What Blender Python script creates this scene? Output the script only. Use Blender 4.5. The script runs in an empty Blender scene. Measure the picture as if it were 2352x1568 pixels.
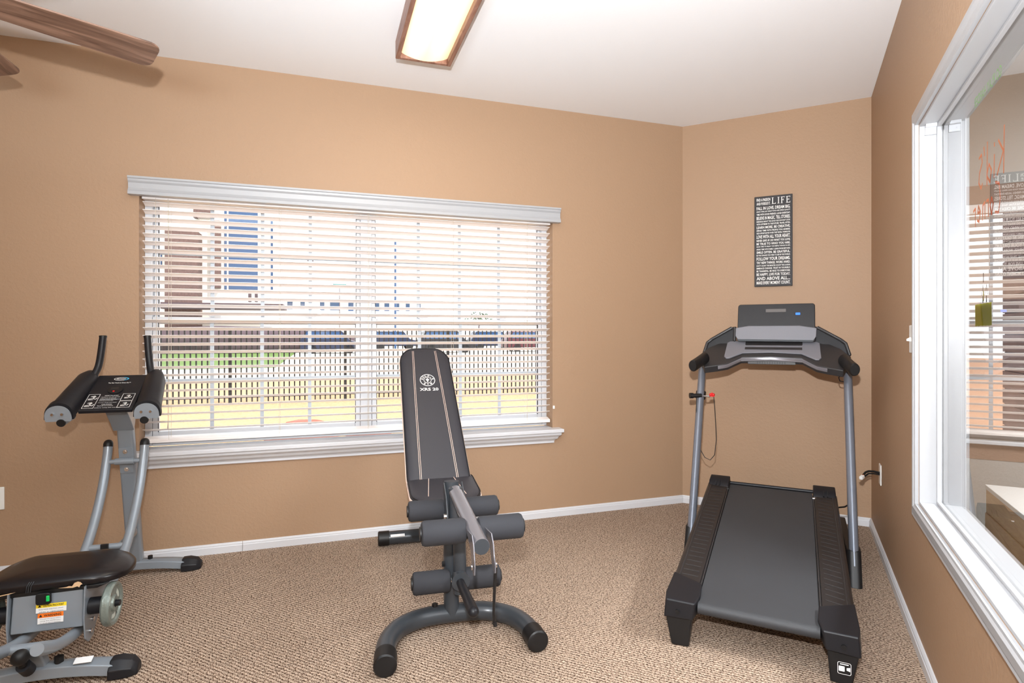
import bpy, bmesh, math, random
from mathutils import Vector, Matrix
random.seed(7)
PI = math.pi
scene = bpy.context.scene
COL = scene.collection

# ---------------------------------------------------------------- camera
H = 1.23
cam_d = bpy.data.cameras.new('camera'); cam = bpy.data.objects.new('camera', cam_d); COL.objects.link(cam)
cam.location = (0, 0, H); cam.rotation_euler = (PI/2, 0, 0)
cam_d.sensor_width = 36; cam_d.lens = 36*1307/2352; cam_d.shift_y = -18/2352
cam_d.clip_start = 0.02; cam_d.clip_end = 400
scene.camera = cam

# ---------------------------------------------------------------- world, sun, flash, exposure
vs = scene.view_settings
vs.view_transform = 'Standard'; vs.look = 'None'; vs.gamma = 1; vs.use_curve_mapping = False
vs.exposure = 0.54
w = bpy.data.worlds.new('world'); scene.world = w; w.use_nodes = True
wn = w.node_tree
bg = wn.nodes['Background']
bg.inputs['Color'].default_value = (0.90, 0.95, 1.0, 1); bg.inputs['Strength'].default_value = 2.0

sun_d = bpy.data.lights.new('sun', 'SUN'); sun = bpy.data.objects.new('sun', sun_d); COL.objects.link(sun)
sun_d.energy = 3.0; sun_d.angle = 0.01; sun_d.color = (1, .93, .82)
sun.rotation_euler = Vector((-0.55, 0.40, -0.75)).to_track_quat('-Z', 'Y').to_euler()

flash_d = bpy.data.lights.new('camera_flash', 'SPOT'); flash = bpy.data.objects.new('camera_flash', flash_d); COL.objects.link(flash)
flash_d.energy = 330; flash_d.shadow_soft_size = 0.022; flash_d.color = (.97, .985, 1)
flash.location = (-0.03, -0.03, H + 0.27); flash_d.spot_size = math.radians(168); flash_d.spot_blend = 1.0
flash.rotation_euler = Vector((.38, 1.0, .42)).to_track_quat('-Z', 'Y').to_euler()
# added unseen fill light behind the camera, aimed up to brighten the ceiling
bnc_d = bpy.data.lights.new('ceiling_fill', 'AREA'); bnc = bpy.data.objects.new('ceiling_fill', bnc_d); COL.objects.link(bnc)
bnc_d.energy = 110; bnc_d.shape = 'DISK'; bnc_d.size = 0.9; bnc_d.color = (.70, .87, 1.0)
bnc.location = (-0.4, -0.8, 1.40); bnc.rotation_euler = Vector((.04, .07, 1.0)).to_track_quat('-Z', 'Y').to_euler()

# ---------------------------------------------------------------- frames of the room
# window wall: A -> left, sign wall A -> B, right wall B -> camera
TH = 26.6; A = Vector((1.246, 4.155)); cT, sT = math.cos(math.radians(TH)), math.sin(math.radians(TH))
B = Vector((A.x + 1.171*cT, A.y - 1.171*sT))
RZ_W = math.radians(18.4); RZ_T = -math.radians(TH)
CEIL = 2.74

# ---------------------------------------------------------------- materials
def lin(c):
    c = c/255.0
    return c/12.92 if c <= 0.04045 else ((c+0.055)/1.055)**2.4
def rgb(r, g, b): return (lin(r), lin(g), lin(b), 1)
def mat(name, col, rough=0.5, metal=0.0, bump=0.0, bscale=60.0, var=0.0, vscale=8.0, spec=0.5, coat=0.0):
    m = bpy.data.materials.new(name); m.use_nodes = True
    nt = m.node_tree; b = nt.nodes['Principled BSDF']
    b.inputs['Base Color'].default_value = col; b.inputs['Roughness'].default_value = rough
    b.inputs['Metallic'].default_value = metal; b.inputs['Specular IOR Level'].default_value = spec
    b.inputs['Coat Weight'].default_value = coat
    tc = nt.nodes.new('ShaderNodeTexCoord')
    if bump:
        n = nt.nodes.new('ShaderNodeTexNoise'); n.inputs['Scale'].default_value = bscale; n.inputs['Detail'].default_value = 3
        nt.links.new(tc.outputs['Object'], n.inputs['Vector'])
        bp = nt.nodes.new('ShaderNodeBump'); bp.inputs['Strength'].default_value = bump; bp.inputs['Distance'].default_value = 0.003
        nt.links.new(n.outputs['Fac'], bp.inputs['Height']); nt.links.new(bp.outputs['Normal'], b.inputs['Normal'])
    if var:
        n2 = nt.nodes.new('ShaderNodeTexNoise'); n2.inputs['Scale'].default_value = vscale; n2.inputs['Detail'].default_value = 4
        nt.links.new(tc.outputs['Object'], n2.inputs['Vector'])
        mx = nt.nodes.new('ShaderNodeMix'); mx.data_type = 'RGBA'
        mx.inputs['A'].default_value = tuple(c*(1-var) for c in col[:3])+(1,)
        mx.inputs['B'].default_value = tuple(min(1, c*(1+var)) for c in col[:3])+(1,)
        nt.links.new(n2.outputs['Fac'], mx.inputs['Factor']); nt.links.new(mx.outputs['Result'], b.inputs['Base Color'])
    return m
def emis(name, col, s):
    m = bpy.data.materials.new(name); m.use_nodes = True
    b = m.node_tree.nodes['Principled BSDF']; b.inputs['Base Color'].default_value = (0, 0, 0, 1)
    b.inputs['Emission Color'].default_value = col; b.inputs['Emission Strength'].default_value = s
    return m

def wall_mat(name, col):
    m = mat(name, col, rough=0.55, spec=0.3)
    nt = m.node_tree; b = nt.nodes['Principled BSDF']
    tc = nt.nodes.new('ShaderNodeTexCoord')
    n = nt.nodes.new('ShaderNodeTexNoise'); n.inputs['Scale'].default_value = 55; n.inputs['Detail'].default_value = 3; n.inputs['Distortion'].default_value = 0.6
    r = nt.nodes.new('ShaderNodeValToRGB'); r.color_ramp.elements[0].position = 0.42; r.color_ramp.elements[1].position = 0.68
    bp = nt.nodes.new('ShaderNodeBump'); bp.inputs['Strength'].default_value = 0.15; bp.inputs['Distance'].default_value = 0.004
    nt.links.new(tc.outputs['Object'], n.inputs['Vector']); nt.links.new(n.outputs['Fac'], r.inputs['Fac'])
    nt.links.new(r.outputs['Color'], bp.inputs['Height']); nt.links.new(bp.outputs['Normal'], b.inputs['Normal'])
    return m

def carpet_mat():
    m = mat('loop_carpet', rgb(176, 148, 122), rough=0.95, spec=0.1)
    nt = m.node_tree; b = nt.nodes['Principled BSDF']; L = nt.links.new
    tc = nt.nodes.new('ShaderNodeTexCoord')
    mp = nt.nodes.new('ShaderNodeMapping'); mp.inputs['Rotation'].default_value = (0, 0, math.radians(TH)); L(tc.outputs['Object'], mp.inputs['Vector'])
    wob = nt.nodes.new('ShaderNodeTexNoise'); wob.inputs['Scale'].default_value = 22; wob.inputs['Detail'].default_value = 2; L(tc.outputs['Object'], wob.inputs['Vector'])
    va = nt.nodes.new('ShaderNodeVectorMath'); va.operation = 'MULTIPLY_ADD'; va.inputs[1].default_value = (.008, .008, 0)
    L(wob.outputs['Color'], va.inputs[0]); L(mp.outputs['Vector'], va.inputs[2])
    # slanted loops set in rows
    sh = nt.nodes.new('ShaderNodeMapping'); sh.inputs['Rotation'].default_value = (0, 0, math.radians(-38)); sh.inputs['Scale'].default_value = (118, 215, 1); L(va.outputs['Vector'], sh.inputs['Vector'])
    v = nt.nodes.new('ShaderNodeTexVoronoi'); v.voronoi_dimensions = '2D'; v.inputs['Scale'].default_value = 1; v.inputs['Randomness'].default_value = 0.75; L(sh.outputs['Vector'], v.inputs['Vector'])
    w_ = nt.nodes.new('ShaderNodeTexWave'); w_.bands_direction = 'Y'; w_.inputs['Scale'].default_value = 22.0; w_.inputs['Distortion'].default_value = 1.2; w_.inputs['Detail'].default_value = 2; w_.inputs['Detail Scale'].default_value = 8; L(va.outputs['Vector'], w_.inputs['Vector'])
    a1 = nt.nodes.new('ShaderNodeMath'); a1.operation = 'MULTIPLY_ADD'; a1.inputs[1].default_value = 0.36; L(w_.outputs['Fac'], a1.inputs[0]); L(v.outputs['Distance'], a1.inputs[2])
    r = nt.nodes.new('ShaderNodeValToRGB'); e = r.color_ramp.elements
    e[0].position = 0.20; e[0].color = rgb(202, 183, 164); e[1].position = 0.95; e[1].color = rgb(76, 58, 46)
    x = e.new(0.48); x.color = rgb(183, 162, 143); x = e.new(0.72); x.color = rgb(130, 107, 91)
    L(a1.outputs['Value'], r.inputs['Fac'])
    sep = nt.nodes.new('ShaderNodeSeparateColor'); L(v.outputs['Color'], sep.inputs['Color'])
    mr = nt.nodes.new('ShaderNodeMapRange'); mr.inputs['To Min'].default_value = 0.78; mr.inputs['To Max'].default_value = 1.22; L(sep.outputs['Red'], mr.inputs['Value'])
    mul = nt.nodes.new('ShaderNodeMix'); mul.data_type = 'RGBA'; mul.blend_type = 'MULTIPLY'; mul.inputs['Factor'].default_value = 1
    L(r.outputs['Color'], mul.inputs['A']); L(mr.outputs['Result'], mul.inputs['B']); L(mul.outputs['Result'], b.inputs['Base Color'])
    bp = nt.nodes.new('ShaderNodeBump'); bp.invert = True; bp.inputs['Strength'].default_value = 0.6; bp.inputs['Distance'].default_value = 0.004
    L(a1.outputs['Value'], bp.inputs['Height']); L(bp.outputs['Normal'], b.inputs['Normal'])
    return m

def wood_mat(name, c1, c2, scale=(3, 40, 40), rough=0.4):
    m = mat(name, c1, rough=rough)
    nt = m.node_tree; b = nt.nodes['Principled BSDF']; L = nt.links.new
    tc = nt.nodes.new('ShaderNodeTexCoord'); mp = nt.nodes.new('ShaderNodeMapping'); mp.inputs['Scale'].default_value = scale
    n = nt.nodes.new('ShaderNodeTexNoise'); n.inputs['Scale'].default_value = 1; n.inputs['Detail'].default_value = 6; n.inputs['Distortion'].default_value = 1.2
    r = nt.nodes.new('ShaderNodeValToRGB'); r.color_ramp.elements[0].color = c2; r.color_ramp.elements[0].position = 0.36
    r.color_ramp.elements[1].color = c1; r.color_ramp.elements[1].position = 0.62
    L(tc.outputs['Object'], mp.inputs['Vector']); L(mp.outputs['Vector'], n.inputs['Vector']); L(n.outputs['Fac'], r.inputs['Fac']); L(r.outputs['Color'], b.inputs['Base Color'])
    return m

def glass_mat(name, boost=1.6, tint=(1, 1, 1, 1)):
    m = bpy.data.materials.new(name); m.use_nodes = True; nt = m.node_tree
    nt.nodes.remove(nt.nodes['Principled BSDF']); out = nt.nodes['Material Output']
    t = nt.nodes.new('ShaderNodeBsdfTransparent'); t.inputs['Color'].default_value = tint
    g = nt.nodes.new('ShaderNodeBsdfGlossy'); g.inputs['Roughness'].default_value = 0
    f = nt.nodes.new('ShaderNodeFresnel'); f.inputs['IOR'].default_value = 1.5
    mu = nt.nodes.new('ShaderNodeMath'); mu.operation = 'MULTIPLY'; mu.inputs[1].default_value = boost; mu.use_clamp = True
    mx = nt.nodes.new('ShaderNodeMixShader'); L = nt.links.new
    L(f.outputs['Fac'], mu.inputs[0]); L(mu.outputs['Value'], mx.inputs['Fac']); L(t.outputs['BSDF'], mx.inputs[1]); L(g.outputs['BSDF'], mx.inputs[2]); L(mx.outputs['Shader'], out.inputs['Surface'])
    return m

def lens_mat():
    m = bpy.data.materials.new('light_lens'); m.use_nodes = True; nt = m.node_tree; b = nt.nodes['Principled BSDF']; L = nt.links.new
    b.inputs['Base Color'].default_value = rgb(240, 225, 190); b.inputs['Roughness'].default_value = 0.4
    tc = nt.nodes.new('ShaderNodeTexCoord'); s = nt.nodes.new('ShaderNodeSeparateXYZ'); L(tc.outputs['Object'], s.inputs['Vector'])
    ab = nt.nodes.new('ShaderNodeMath'); ab.operation = 'ABSOLUTE'; L(s.outputs['X'], ab.inputs[0])
    r = nt.nodes.new('ShaderNodeValToRGB'); e = r.color_ramp.elements          # the two tubes glow behind the diffuser
    e[0].position = 0.0; e[0].color = (.62, .50, .33, 1); e[1].position = 0.13; e[1].color = (.58, .40, .19, 1)
    x = e.new(0.045); x.color = (.74, .66, .48, 1); x = e.new(0.075); x.color = (.74, .66, .48, 1)
    L(ab.outputs['Value'], r.inputs['Fac'])
    aby = nt.nodes.new('ShaderNodeMath'); aby.operation = 'ABSOLUTE'; L(s.outputs['Y'], aby.inputs[0])
    mr = nt.nodes.new('ShaderNodeMapRange'); mr.inputs['From Min'].default_value = 0.42; mr.inputs['From Max'].default_value = 0.59
    mr.inputs['To Min'].default_value = 1.0; mr.inputs['To Max'].default_value = 0.72; L(aby.outputs['Value'], mr.inputs['Value'])
    L(r.outputs['Color'], b.inputs['Emission Color']); L(mr.outputs['Result'], b.inputs['Emission Strength'])
    return m

M = {}
M['wall'] = wall_mat('tan_paint', rgb(169, 139, 112))
M['wall2'] = wall_mat('greige_paint', rgb(176, 173, 168))
M['ceil'] = mat('ceiling_paint', rgb(246, 247, 249), rough=0.9, spec=0.1, bump=0.12, bscale=70)
M['carpet'] = carpet_mat()
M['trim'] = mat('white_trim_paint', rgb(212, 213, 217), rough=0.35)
M['frame'] = mat('flash_dimmed_white', rgb(172, 173, 176), rough=0.35)  # darker copy of the white trim, offsets flash overexposure in the colour
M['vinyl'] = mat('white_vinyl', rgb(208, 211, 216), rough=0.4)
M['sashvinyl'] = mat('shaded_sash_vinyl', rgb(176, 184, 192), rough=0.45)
M['slat'] = mat('blind_slat', rgb(240, 233, 229), rough=0.45)
M['cord'] = mat('blind_cord', rgb(205, 195, 180), rough=0.8)
M['gasket'] = mat('dark_gasket', rgb(60, 60, 64), rough=0.6)
M['glass'] = glass_mat('window_glass')
M['glass_out'] = glass_mat('outer_glass', boost=1.0)
M['plate'] = mat('white_plastic', rgb(240, 240, 238), rough=0.3)
M['black'] = mat('black_plastic', rgb(24, 24, 28), rough=0.45, spec=0.35)
M['deepblack'] = mat('matte_black', rgb(13, 13, 15), rough=0.5)
M['rail'] = mat('ribbed_black_plastic', rgb(36, 33, 33), rough=0.40)
M['belt'] = mat('running_belt', rgb(52, 53, 56), rough=0.62, bump=0.15, bscale=400, var=0.10, vscale=6)
M['dash'] = mat('dark_console_plastic', rgb(46, 44, 45), rough=0.45, bump=0.1, bscale=500)
M['silver'] = mat('silver_plastic', rgb(124, 124, 131), rough=0.38)
M['steelgrey'] = mat('grey_upright_paint', rgb(116, 121, 132), rough=0.28, metal=0.3)
M['screen'] = mat('console_screen', rgb(40, 40, 42), rough=0.25, var=0.1, vscale=30)
M['lcd'] = mat('lcd_strip', rgb(104, 100, 98), rough=0.3)
M['blue'] = emis('blue_light', rgb(60, 130, 255), 1.2)
M['gun'] = mat('gunmetal_paint', rgb(60, 64, 69), rough=0.30, metal=0.15)
M['gunlight'] = mat('silver_grey_tube', rgb(128, 126, 132), rough=0.25, metal=0.5)
M['foam'] = mat('grey_foam', rgb(46, 47, 52), rough=0.85, bump=0.12, bscale=500)
M['leather'] = mat('charcoal_leatherette', rgb(42, 41, 47), rough=0.5, bump=0.1, bscale=250, var=0.06, vscale=4)
M['cream'] = mat('cream_piping', rgb(232, 205, 190), rough=0.6)
M['print'] = mat('white_print', rgb(232, 230, 226), rough=0.6)
M['silverpaint'] = mat('silver_frame_paint', rgb(140, 148, 156), rough=0.30, metal=0.25)
M['seatleather'] = mat('worn_black_leather', rgb(24, 20, 21), rough=0.26, spec=0.35, bump=0.1, bscale=60)
M['tear'] = mat('torn_backing', rgb(214, 178, 140), rough=0.9)
M['iron'] = mat('hammered_plate_paint', rgb(128, 138, 132), rough=0.32, metal=0.35, bump=0.5, bscale=160)
M['opening'] = mat('painted_highlight', rgb(188, 196, 188), rough=0.35)  # highlights in the plate's grip openings, painted as a pale tone
M['chrome'] = mat('chrome', rgb(210, 210, 212), rough=0.15, metal=1)
M['red'] = mat('red_plastic', rgb(210, 30, 30), rough=0.4)
M['green'] = mat('green_plastic', rgb(20, 190, 90), rough=0.4)
M['yellow'] = mat('yellow_sticker', rgb(245, 215, 40), rough=0.5)
M['orange'] = mat('orange_sticker', rgb(240, 120, 30), rough=0.5)
M['label'] = mat('white_sticker', rgb(235, 235, 235), rough=0.5)
M['cyan'] = mat('cyan_print', rgb(60, 170, 215), rough=0.5)
M['marker_o'] = mat('orange_marker', rgb(255, 140, 80), rough=0.7)
M['marker_g'] = mat('green_marker', rgb(130, 215, 70), rough=0.7)
M['marker_y'] = mat('yellow_marker', rgb(205, 205, 40), rough=0.7)
M['signblack'] = mat('sign_face', rgb(40, 37, 39), rough=0.6)
M['blade'] = wood_mat('walnut_blade', rgb(140, 108, 90), rgb(92, 66, 52), scale=(34, 2.5, 34))
M['bronze'] = mat('fan_metal', rgb(130, 120, 118), rough=0.3, metal=0.7)
M['oak'] = wood_mat('stained_frame_wood', rgb(160, 118, 100), rgb(128, 86, 68), scale=(40, 5, 40))
M['lens'] = lens_mat()
M['tan_lam'] = wood_mat('tan_laminate', rgb(206, 170, 122), rgb(192, 152, 108), scale=(6, 6, 40))
M['white_lam'] = mat('white_laminate', rgb(232, 230, 226), rough=0.4)
M['stone'] = mat('ledge_stone', rgb(100, 78, 74), rough=0.9, bump=1.0, bscale=7, var=0.5, vscale=5)
M['siding'] = mat('pale_stucco', rgb(232, 226, 216), rough=0.9)
M['bluewin'] = mat('blue_window_glass', rgb(46, 74, 112), rough=0.1)
M['roof'] = mat('dark_roof', rgb(80, 66, 72), rough=0.9)
M['fence'] = mat('black_iron', rgb(16, 15, 18), rough=0.6)
M['mulch'] = mat('dry_grass_ground', rgb(176, 142, 104), rough=1, var=0.6, vscale=22)
M['lawn'] = mat('green_lawn', rgb(88, 112, 50), rough=1, var=0.3, vscale=3)
M['concrete'] = mat('pale_concrete', rgb(215, 210, 200), rough=1)
M['carA'] = mat('dark_blue_car', rgb(24, 34, 62), rough=0.3)
M['carB'] = mat('black_car', rgb(22, 20, 26), rough=0.3)
M['carC'] = mat('maroon_car', rgb(80, 26, 34), rough=0.3)
M['rock'] = mat('red_rock', rgb(150, 92, 78), rough=1, bump=1, bscale=9, var=0.3, vscale=8)
M['leaf'] = mat('grey_green_leaf', rgb(60, 80, 50), rough=1)
M['sign_teal'] = mat('teal_sign_paint', rgb(60, 120, 118), rough=0.5)

# ---------------------------------------------------------------- mesh helpers
class MB:
    def __init__(s): s.bm = bmesh.new()
    def face(s, vs_):
        try: s.bm.faces.new(vs_)
        except ValueError: pass
    def quad(s, pts):
        s.face([s.bm.verts.new(p) for p in pts]); return s
    def box(s, c, d, R=None):
        vs_ = []
        for x in (-.5, .5):
            for y in (-.5, .5):
                for z in (-.5, .5):
                    v = Vector((x*d[0], y*d[1], z*d[2]))
                    if R is not None: v = R @ v
                    vs_.append(s.bm.verts.new(v+Vector(c)))
        for f in ((0, 1, 3, 2), (4, 6, 7, 5), (0, 4, 5, 1), (2, 3, 7, 6), (0, 2, 6, 4), (1, 5, 7, 3)): s.face([vs_[i] for i in f])
        return s
    def bx(s, x0, x1, y0, y1, z0, z1): return s.box(((x0+x1)/2, (y0+y1)/2, (z0+z1)/2), (abs(x1-x0), abs(y1-y0), abs(z1-z0)))
    def hexa(s, b, t):                    # bottom 4 points, top 4 points
        v = [s.bm.verts.new(p) for p in list(b)+list(t)]
        for f in ((3, 2, 1, 0), (4, 5, 6, 7), (0, 1, 5, 4), (1, 2, 6, 5), (2, 3, 7, 6), (3, 0, 4, 7)): s.face([v[i] for i in f])
        return s
    def loft(s, rings, close=True, caps=True):
        R = [[s.bm.verts.new(p) for p in r] for r in rings]
        n = len(R[0])
        for a, b in zip(R[:-1], R[1:]):
            for i in range(n if close else n-1): s.face([a[i], a[(i+1) % n], b[(i+1) % n], b[i]])
        if caps and close: s.face(R[0][::-1]); s.face(R[-1])
        return s
    def tube(s, pts, r, n=16, flat=1.0, caps=True, up=None, dome=False):
        P = [Vector(p) for p in pts]; rr = r if isinstance(r, (list, tuple)) else [r]*len(P)
        rings = []; ref = None
        if dome:                           # a rounded far end
            d = (P[-1]-P[-2]).normalized(); q = rr[-1]; b = P[-1]; rr = list(rr)
            for k in (0.5, 0.8, 0.97): P.append(b+d*q*k); rr.append(q*math.sqrt(1-k*k))
        for i, p in enumerate(P):
            t = ((P[i+1] if i < len(P)-1 else p)-(P[i-1] if i else p)).normalized()
            if ref is None:
                ref = Vector(up) if up else (Vector((0, 0, 1)) if abs(t.z) < .9 else Vector((1, 0, 0)))
            a = (ref-t*ref.dot(t)).normalized(); b = t.cross(a); ref = a
            rings.append([p+a*rr[i]*math.cos(2*PI*k/n)+b*rr[i]*flat*math.sin(2*PI*k/n) for k in range(n)])
        return s.loft(rings, caps=caps)
    def cyl(s, p0, p1, r, n=24, r2=None): return s.tube([p0, p1], [r, r if r2 is None else r2], n)
    def roller(s, p0, p1, r, n=28, e=0.012):
        p0, p1 = Vector(p0), Vector(p1); d = (p1-p0).normalized()
        return s.tube([p0, p0+d*e*.3, p0+d*e, p1-d*e, p1-d*e*.3, p1], [r-e, r-e*.3, r, r, r-e*.3, r-e], n)
    def prism(s, pts2, f, h0, h1):         # outline in 2D mapped by f(u, v, h)
        return s.loft([[f(u, v, h0) for u, v in pts2], [f(u, v, h1) for u, v in pts2]])
    def ball(s, c, r, n=16):
        g = bmesh.ops.create_uvsphere(s.bm, u_segments=n, v_segments=n//2+2, radius=1)
        for v in g['verts']: v.co = Vector((v.co.x*(r if not isinstance(r, tuple) else r[0]), v.co.y*(r if not isinstance(r, tuple) else r[1]), v.co.z*(r if not isinstance(r, tuple) else r[2])))+Vector(c)
        return s
    def build(s, name, m, parent=None, bevel=0, seg=2, smooth=True, ang=35, sub=0):
        bmesh.ops.recalc_face_normals(s.bm, faces=s.bm.faces)
        me = bpy.data.meshes.new(name); s.bm.to_mesh(me); s.bm.free()
        if m: me.materials.append(M[m] if isinstance(m, str) else m)
        if smooth: me.shade_smooth(); me.set_sharp_from_angle(angle=math.radians(ang))
        o = bpy.data.objects.new(name, me); COL.objects.link(o)
        if parent: o.parent = parent
        if bevel:
            b = o.modifiers.new('bevel', 'BEVEL'); b.width = bevel; b.segments = seg; b.limit_method = 'ANGLE'; b.angle_limit = math.radians(40); b.harden_normals = True
        if sub:
            q = o.modifiers.new('sub', 'SUBSURF'); q.levels = sub; q.render_levels = sub
        return o

def thing(name, label, cat, loc, rz=0, group=None):
    o = bpy.data.objects.new(name, None); COL.objects.link(o); o.empty_display_size = .1
    o.location = loc; o.rotation_euler = (0, 0, rz); o['label'] = label; o['category'] = cat
    if group: o['group'] = group
    return o
def tag(o, label, cat, group=None, kind=None):
    o['label'] = label; o['category'] = cat
    if group: o['group'] = group
    if kind: o['kind'] = kind
    return o
def struct(o, label, cat): return tag(o, label, cat, kind='structure')
def put(o, loc, rz): o.location = loc; o.rotation_euler = (0, 0, rz); return o
def W2(x, y, z=0):                      # window-wall frame to world
    c, s_ = math.cos(RZ_W), math.sin(RZ_W); return Vector((A.x+x*c-y*s_, A.y+x*s_+y*c, z))
def S2(x, y, z=0): return Vector((A.x+x*cT+y*sT, A.y-x*sT+y*cT, z))     # sign-wall frame
def R2(x, y, z=0): return Vector((B.x+x*cT+y*sT, B.y-x*sT+y*cT, z))     # right-wall frame
def rrect(w_, h, r, n=6, cx=0, cy=0):
    pts = []
    rs = r if isinstance(r, (list, tuple)) else [r]*4          # corners: tr, tl, bl, br
    for (sx, sy, a0), q in zip(((1, 1, 0), (-1, 1, 90), (-1, -1, 180), (1, -1, 270)), rs):
        for k in range(n+1):
            a = math.radians(a0+90*k/n); pts.append((cx+sx*(w_/2-q)+q*math.cos(a), cy+sy*(h/2-q)+q*math.sin(a)))
    return pts
def text_geo(mb, lines, f, extr=0.0):
    """lines: (string, x0, y0, width, height, bold) fitted into a box; f maps (u, v, h) to space."""
    for st, x0, y0, wd, ht, bold in lines:
        cu = bpy.data.curves.new('t', 'FONT'); cu.body = st; cu.offset = bold; cu.resolution_u = 2
        o = bpy.data.objects.new('t', cu); COL.objects.link(o)
        dg = bpy.context.evaluated_depsgraph_get(); me = o.evaluated_get(dg).to_mesh()
        xs = [v.co.x for v in me.vertices]; ys = [v.co.y for v in me.vertices]
        if xs:
            sx = wd/(max(xs)-min(xs)); sy = ht/(max(ys)-min(ys)); mx, my = min(xs), min(ys)
            vs_ = [mb.bm.verts.new(f(x0+(v.co.x-mx)*sx, y0+(v.co.y-my)*sy, 0)) for v in me.vertices]
            for p in me.polygons: mb.face([vs_[i] for i in p.vertices])
        o.evaluated_get(dg).to_mesh_clear(); bpy.data.objects.remove(o); bpy.data.curves.remove(cu)
    return mb

# ================================================================ THE ROOM
T_W, T_R = 0.15, 0.134                  # wall thicknesses
# room polygon
P_A, P_B = A, B
P_R = R2(0, -6.0); P_L = Vector((-2.65, -1.885)); P_W = W2(-5.6, 0)

def wall_hole(name, m, x0, x1, hole, th, z1=CEIL):
    """wall slab along local x, room face y=0, outside y=th, optional hole (hx0,hx1,hz0,hz1)"""
    mb = MB(); parts = []
    if hole:
        a, b, c, d = hole
        parts = [(x0, a, 0, z1), (b, x1, 0, z1), (a, b, 0, c), (a, b, d, z1)]
    else: parts = [(x0, x1, 0, z1)]
    for p in parts: mb.bx(p[0], p[1], 0, th, p[2], p[3])
    o = mb.build(name, m, smooth=False); o['kind'] = 'structure'; return o

wl = put(wall_hole('wall_left', 'wall', -5.6, 0.06, (-3.435, -1.025, 0.574, 2.03), T_W), W2(0, 0), RZ_W)
tag(wl, 'tan textured wall with the wide blind-covered window', 'wall')
wf = put(wall_hole('wall_far', 'wall', -0.02, 1.171, None, 0.13), S2(0, 0), RZ_T)
tag(wf, 'narrow tan wall behind the treadmill with the black sign', 'wall')
# right wall: slab on the x>0 side; local x runs to the camera -> build in right frame rotated
mb = MB()
OY0, OY1, OZ0, OZ1 = -1.575, -4.1, 0.565, 2.045        # opening
for (y0, y1, z0, z1) in ((0.13, OY0, 0, CEIL), (OY1, -6.0, 0, CEIL), (OY0, OY1, 0, OZ0), (OY0, OY1, OZ1, CEIL)):
    mb.bx(0, T_R-.012, y0, y1, z0, z1)
o = put(mb.build('wall_right', 'wall', smooth=False), R2(0, 0), RZ_T); struct(o, 'tan wall on the right holding the interior window', 'wall')
mb = MB()
for (y0, y1, z0, z1) in ((0.0, OY0, 0, CEIL), (OY1, -6.0, 0, CEIL), (OY0, OY1, 0, OZ0), (OY0, OY1, OZ1, CEIL)):
    mb.bx(T_R-.012, T_R, y0, y1, z0, z1)
o = put(mb.build('wall_partition', 'wall2', smooth=False), R2(0, 0), RZ_T); struct(o, 'greige far side of the interior window wall', 'wall')
def plain_wall(name, p, q, m, label):
    d = Vector((q[0]-p[0], q[1]-p[1])); L_ = d.length; n = Vector((d.y, -d.x))/L_
    mb = MB(); mb.hexa([(p[0], p[1], 0), (q[0], q[1], 0), (q[0]+n.x*.12, q[1]+n.y*.12, 0), (p[0]+n.x*.12, p[1]+n.y*.12, 0)],
                       [(p[0], p[1], CEIL), (q[0], q[1], CEIL), (q[0]+n.x*.12, q[1]+n.y*.12, CEIL), (p[0]+n.x*.12, p[1]+n.y*.12, CEIL)])
    struct(mb.build(name, m, smooth=False), label, 'wall')
plain_wall('wall_rear', P_R, P_L, 'wall', 'tan wall behind the camera')
plain_wall('wall_side', P_L, P_W, 'wall', 'tan side wall left of the machines, out of frame')

# children's room beyond the interior window
KX0, KX1, KY0 = T_R, 3.2, -4.6
K_W0, K_W1, K_Z0, K_Z1 = 0.33, 2.2, 0.60, 2.0
mb = MB()
for (x0, x1, z0, z1) in ((0, K_W0, 0, CEIL), (K_W1, KX1, 0, CEIL), (K_W0, K_W1, 0, K_Z0), (K_W0, K_W1, K_Z1, CEIL)): mb.bx(x0, x1, 0, .13, z0, z1)
o = put(mb.build('wall_front', 'wall2', smooth=False), R2(0, 0), RZ_T); struct(o, 'greige window wall of the room beyond the glass', 'wall')
a, b, c = R2(KX1, 0), R2(KX1, KY0), R2(T_R, KY0)
plain_wall('wall_east', b, a, 'wall2', 'greige far side wall of the room beyond the glass')
plain_wall('wall_south', c, b, 'wall2', 'greige back wall of the room beyond the glass')

mb = MB(); f_ = [W2(-5.8, .06), W2(0.0, .06), S2(1.171+3.3, .06), R2(3.3, -6.4), Vector((-2.7, -2.2, 0))]
f_[1] = Vector((A.x, A.y+.08, 0))
mb.loft([[(p[0], p[1], -.06) for p in f_], [(p[0], p[1], 0) for p in f_]])
struct(mb.build('floor', 'carpet', smooth=False), 'beige and brown loop pile carpet', 'carpet')
mb = MB(); mb.loft([[(p[0], p[1], CEIL) for p in f_], [(p[0], p[1], CEIL+.08) for p in f_]])
struct(mb.build('ceiling', 'ceil', smooth=False), 'white textured ceiling', 'ceiling')

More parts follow.
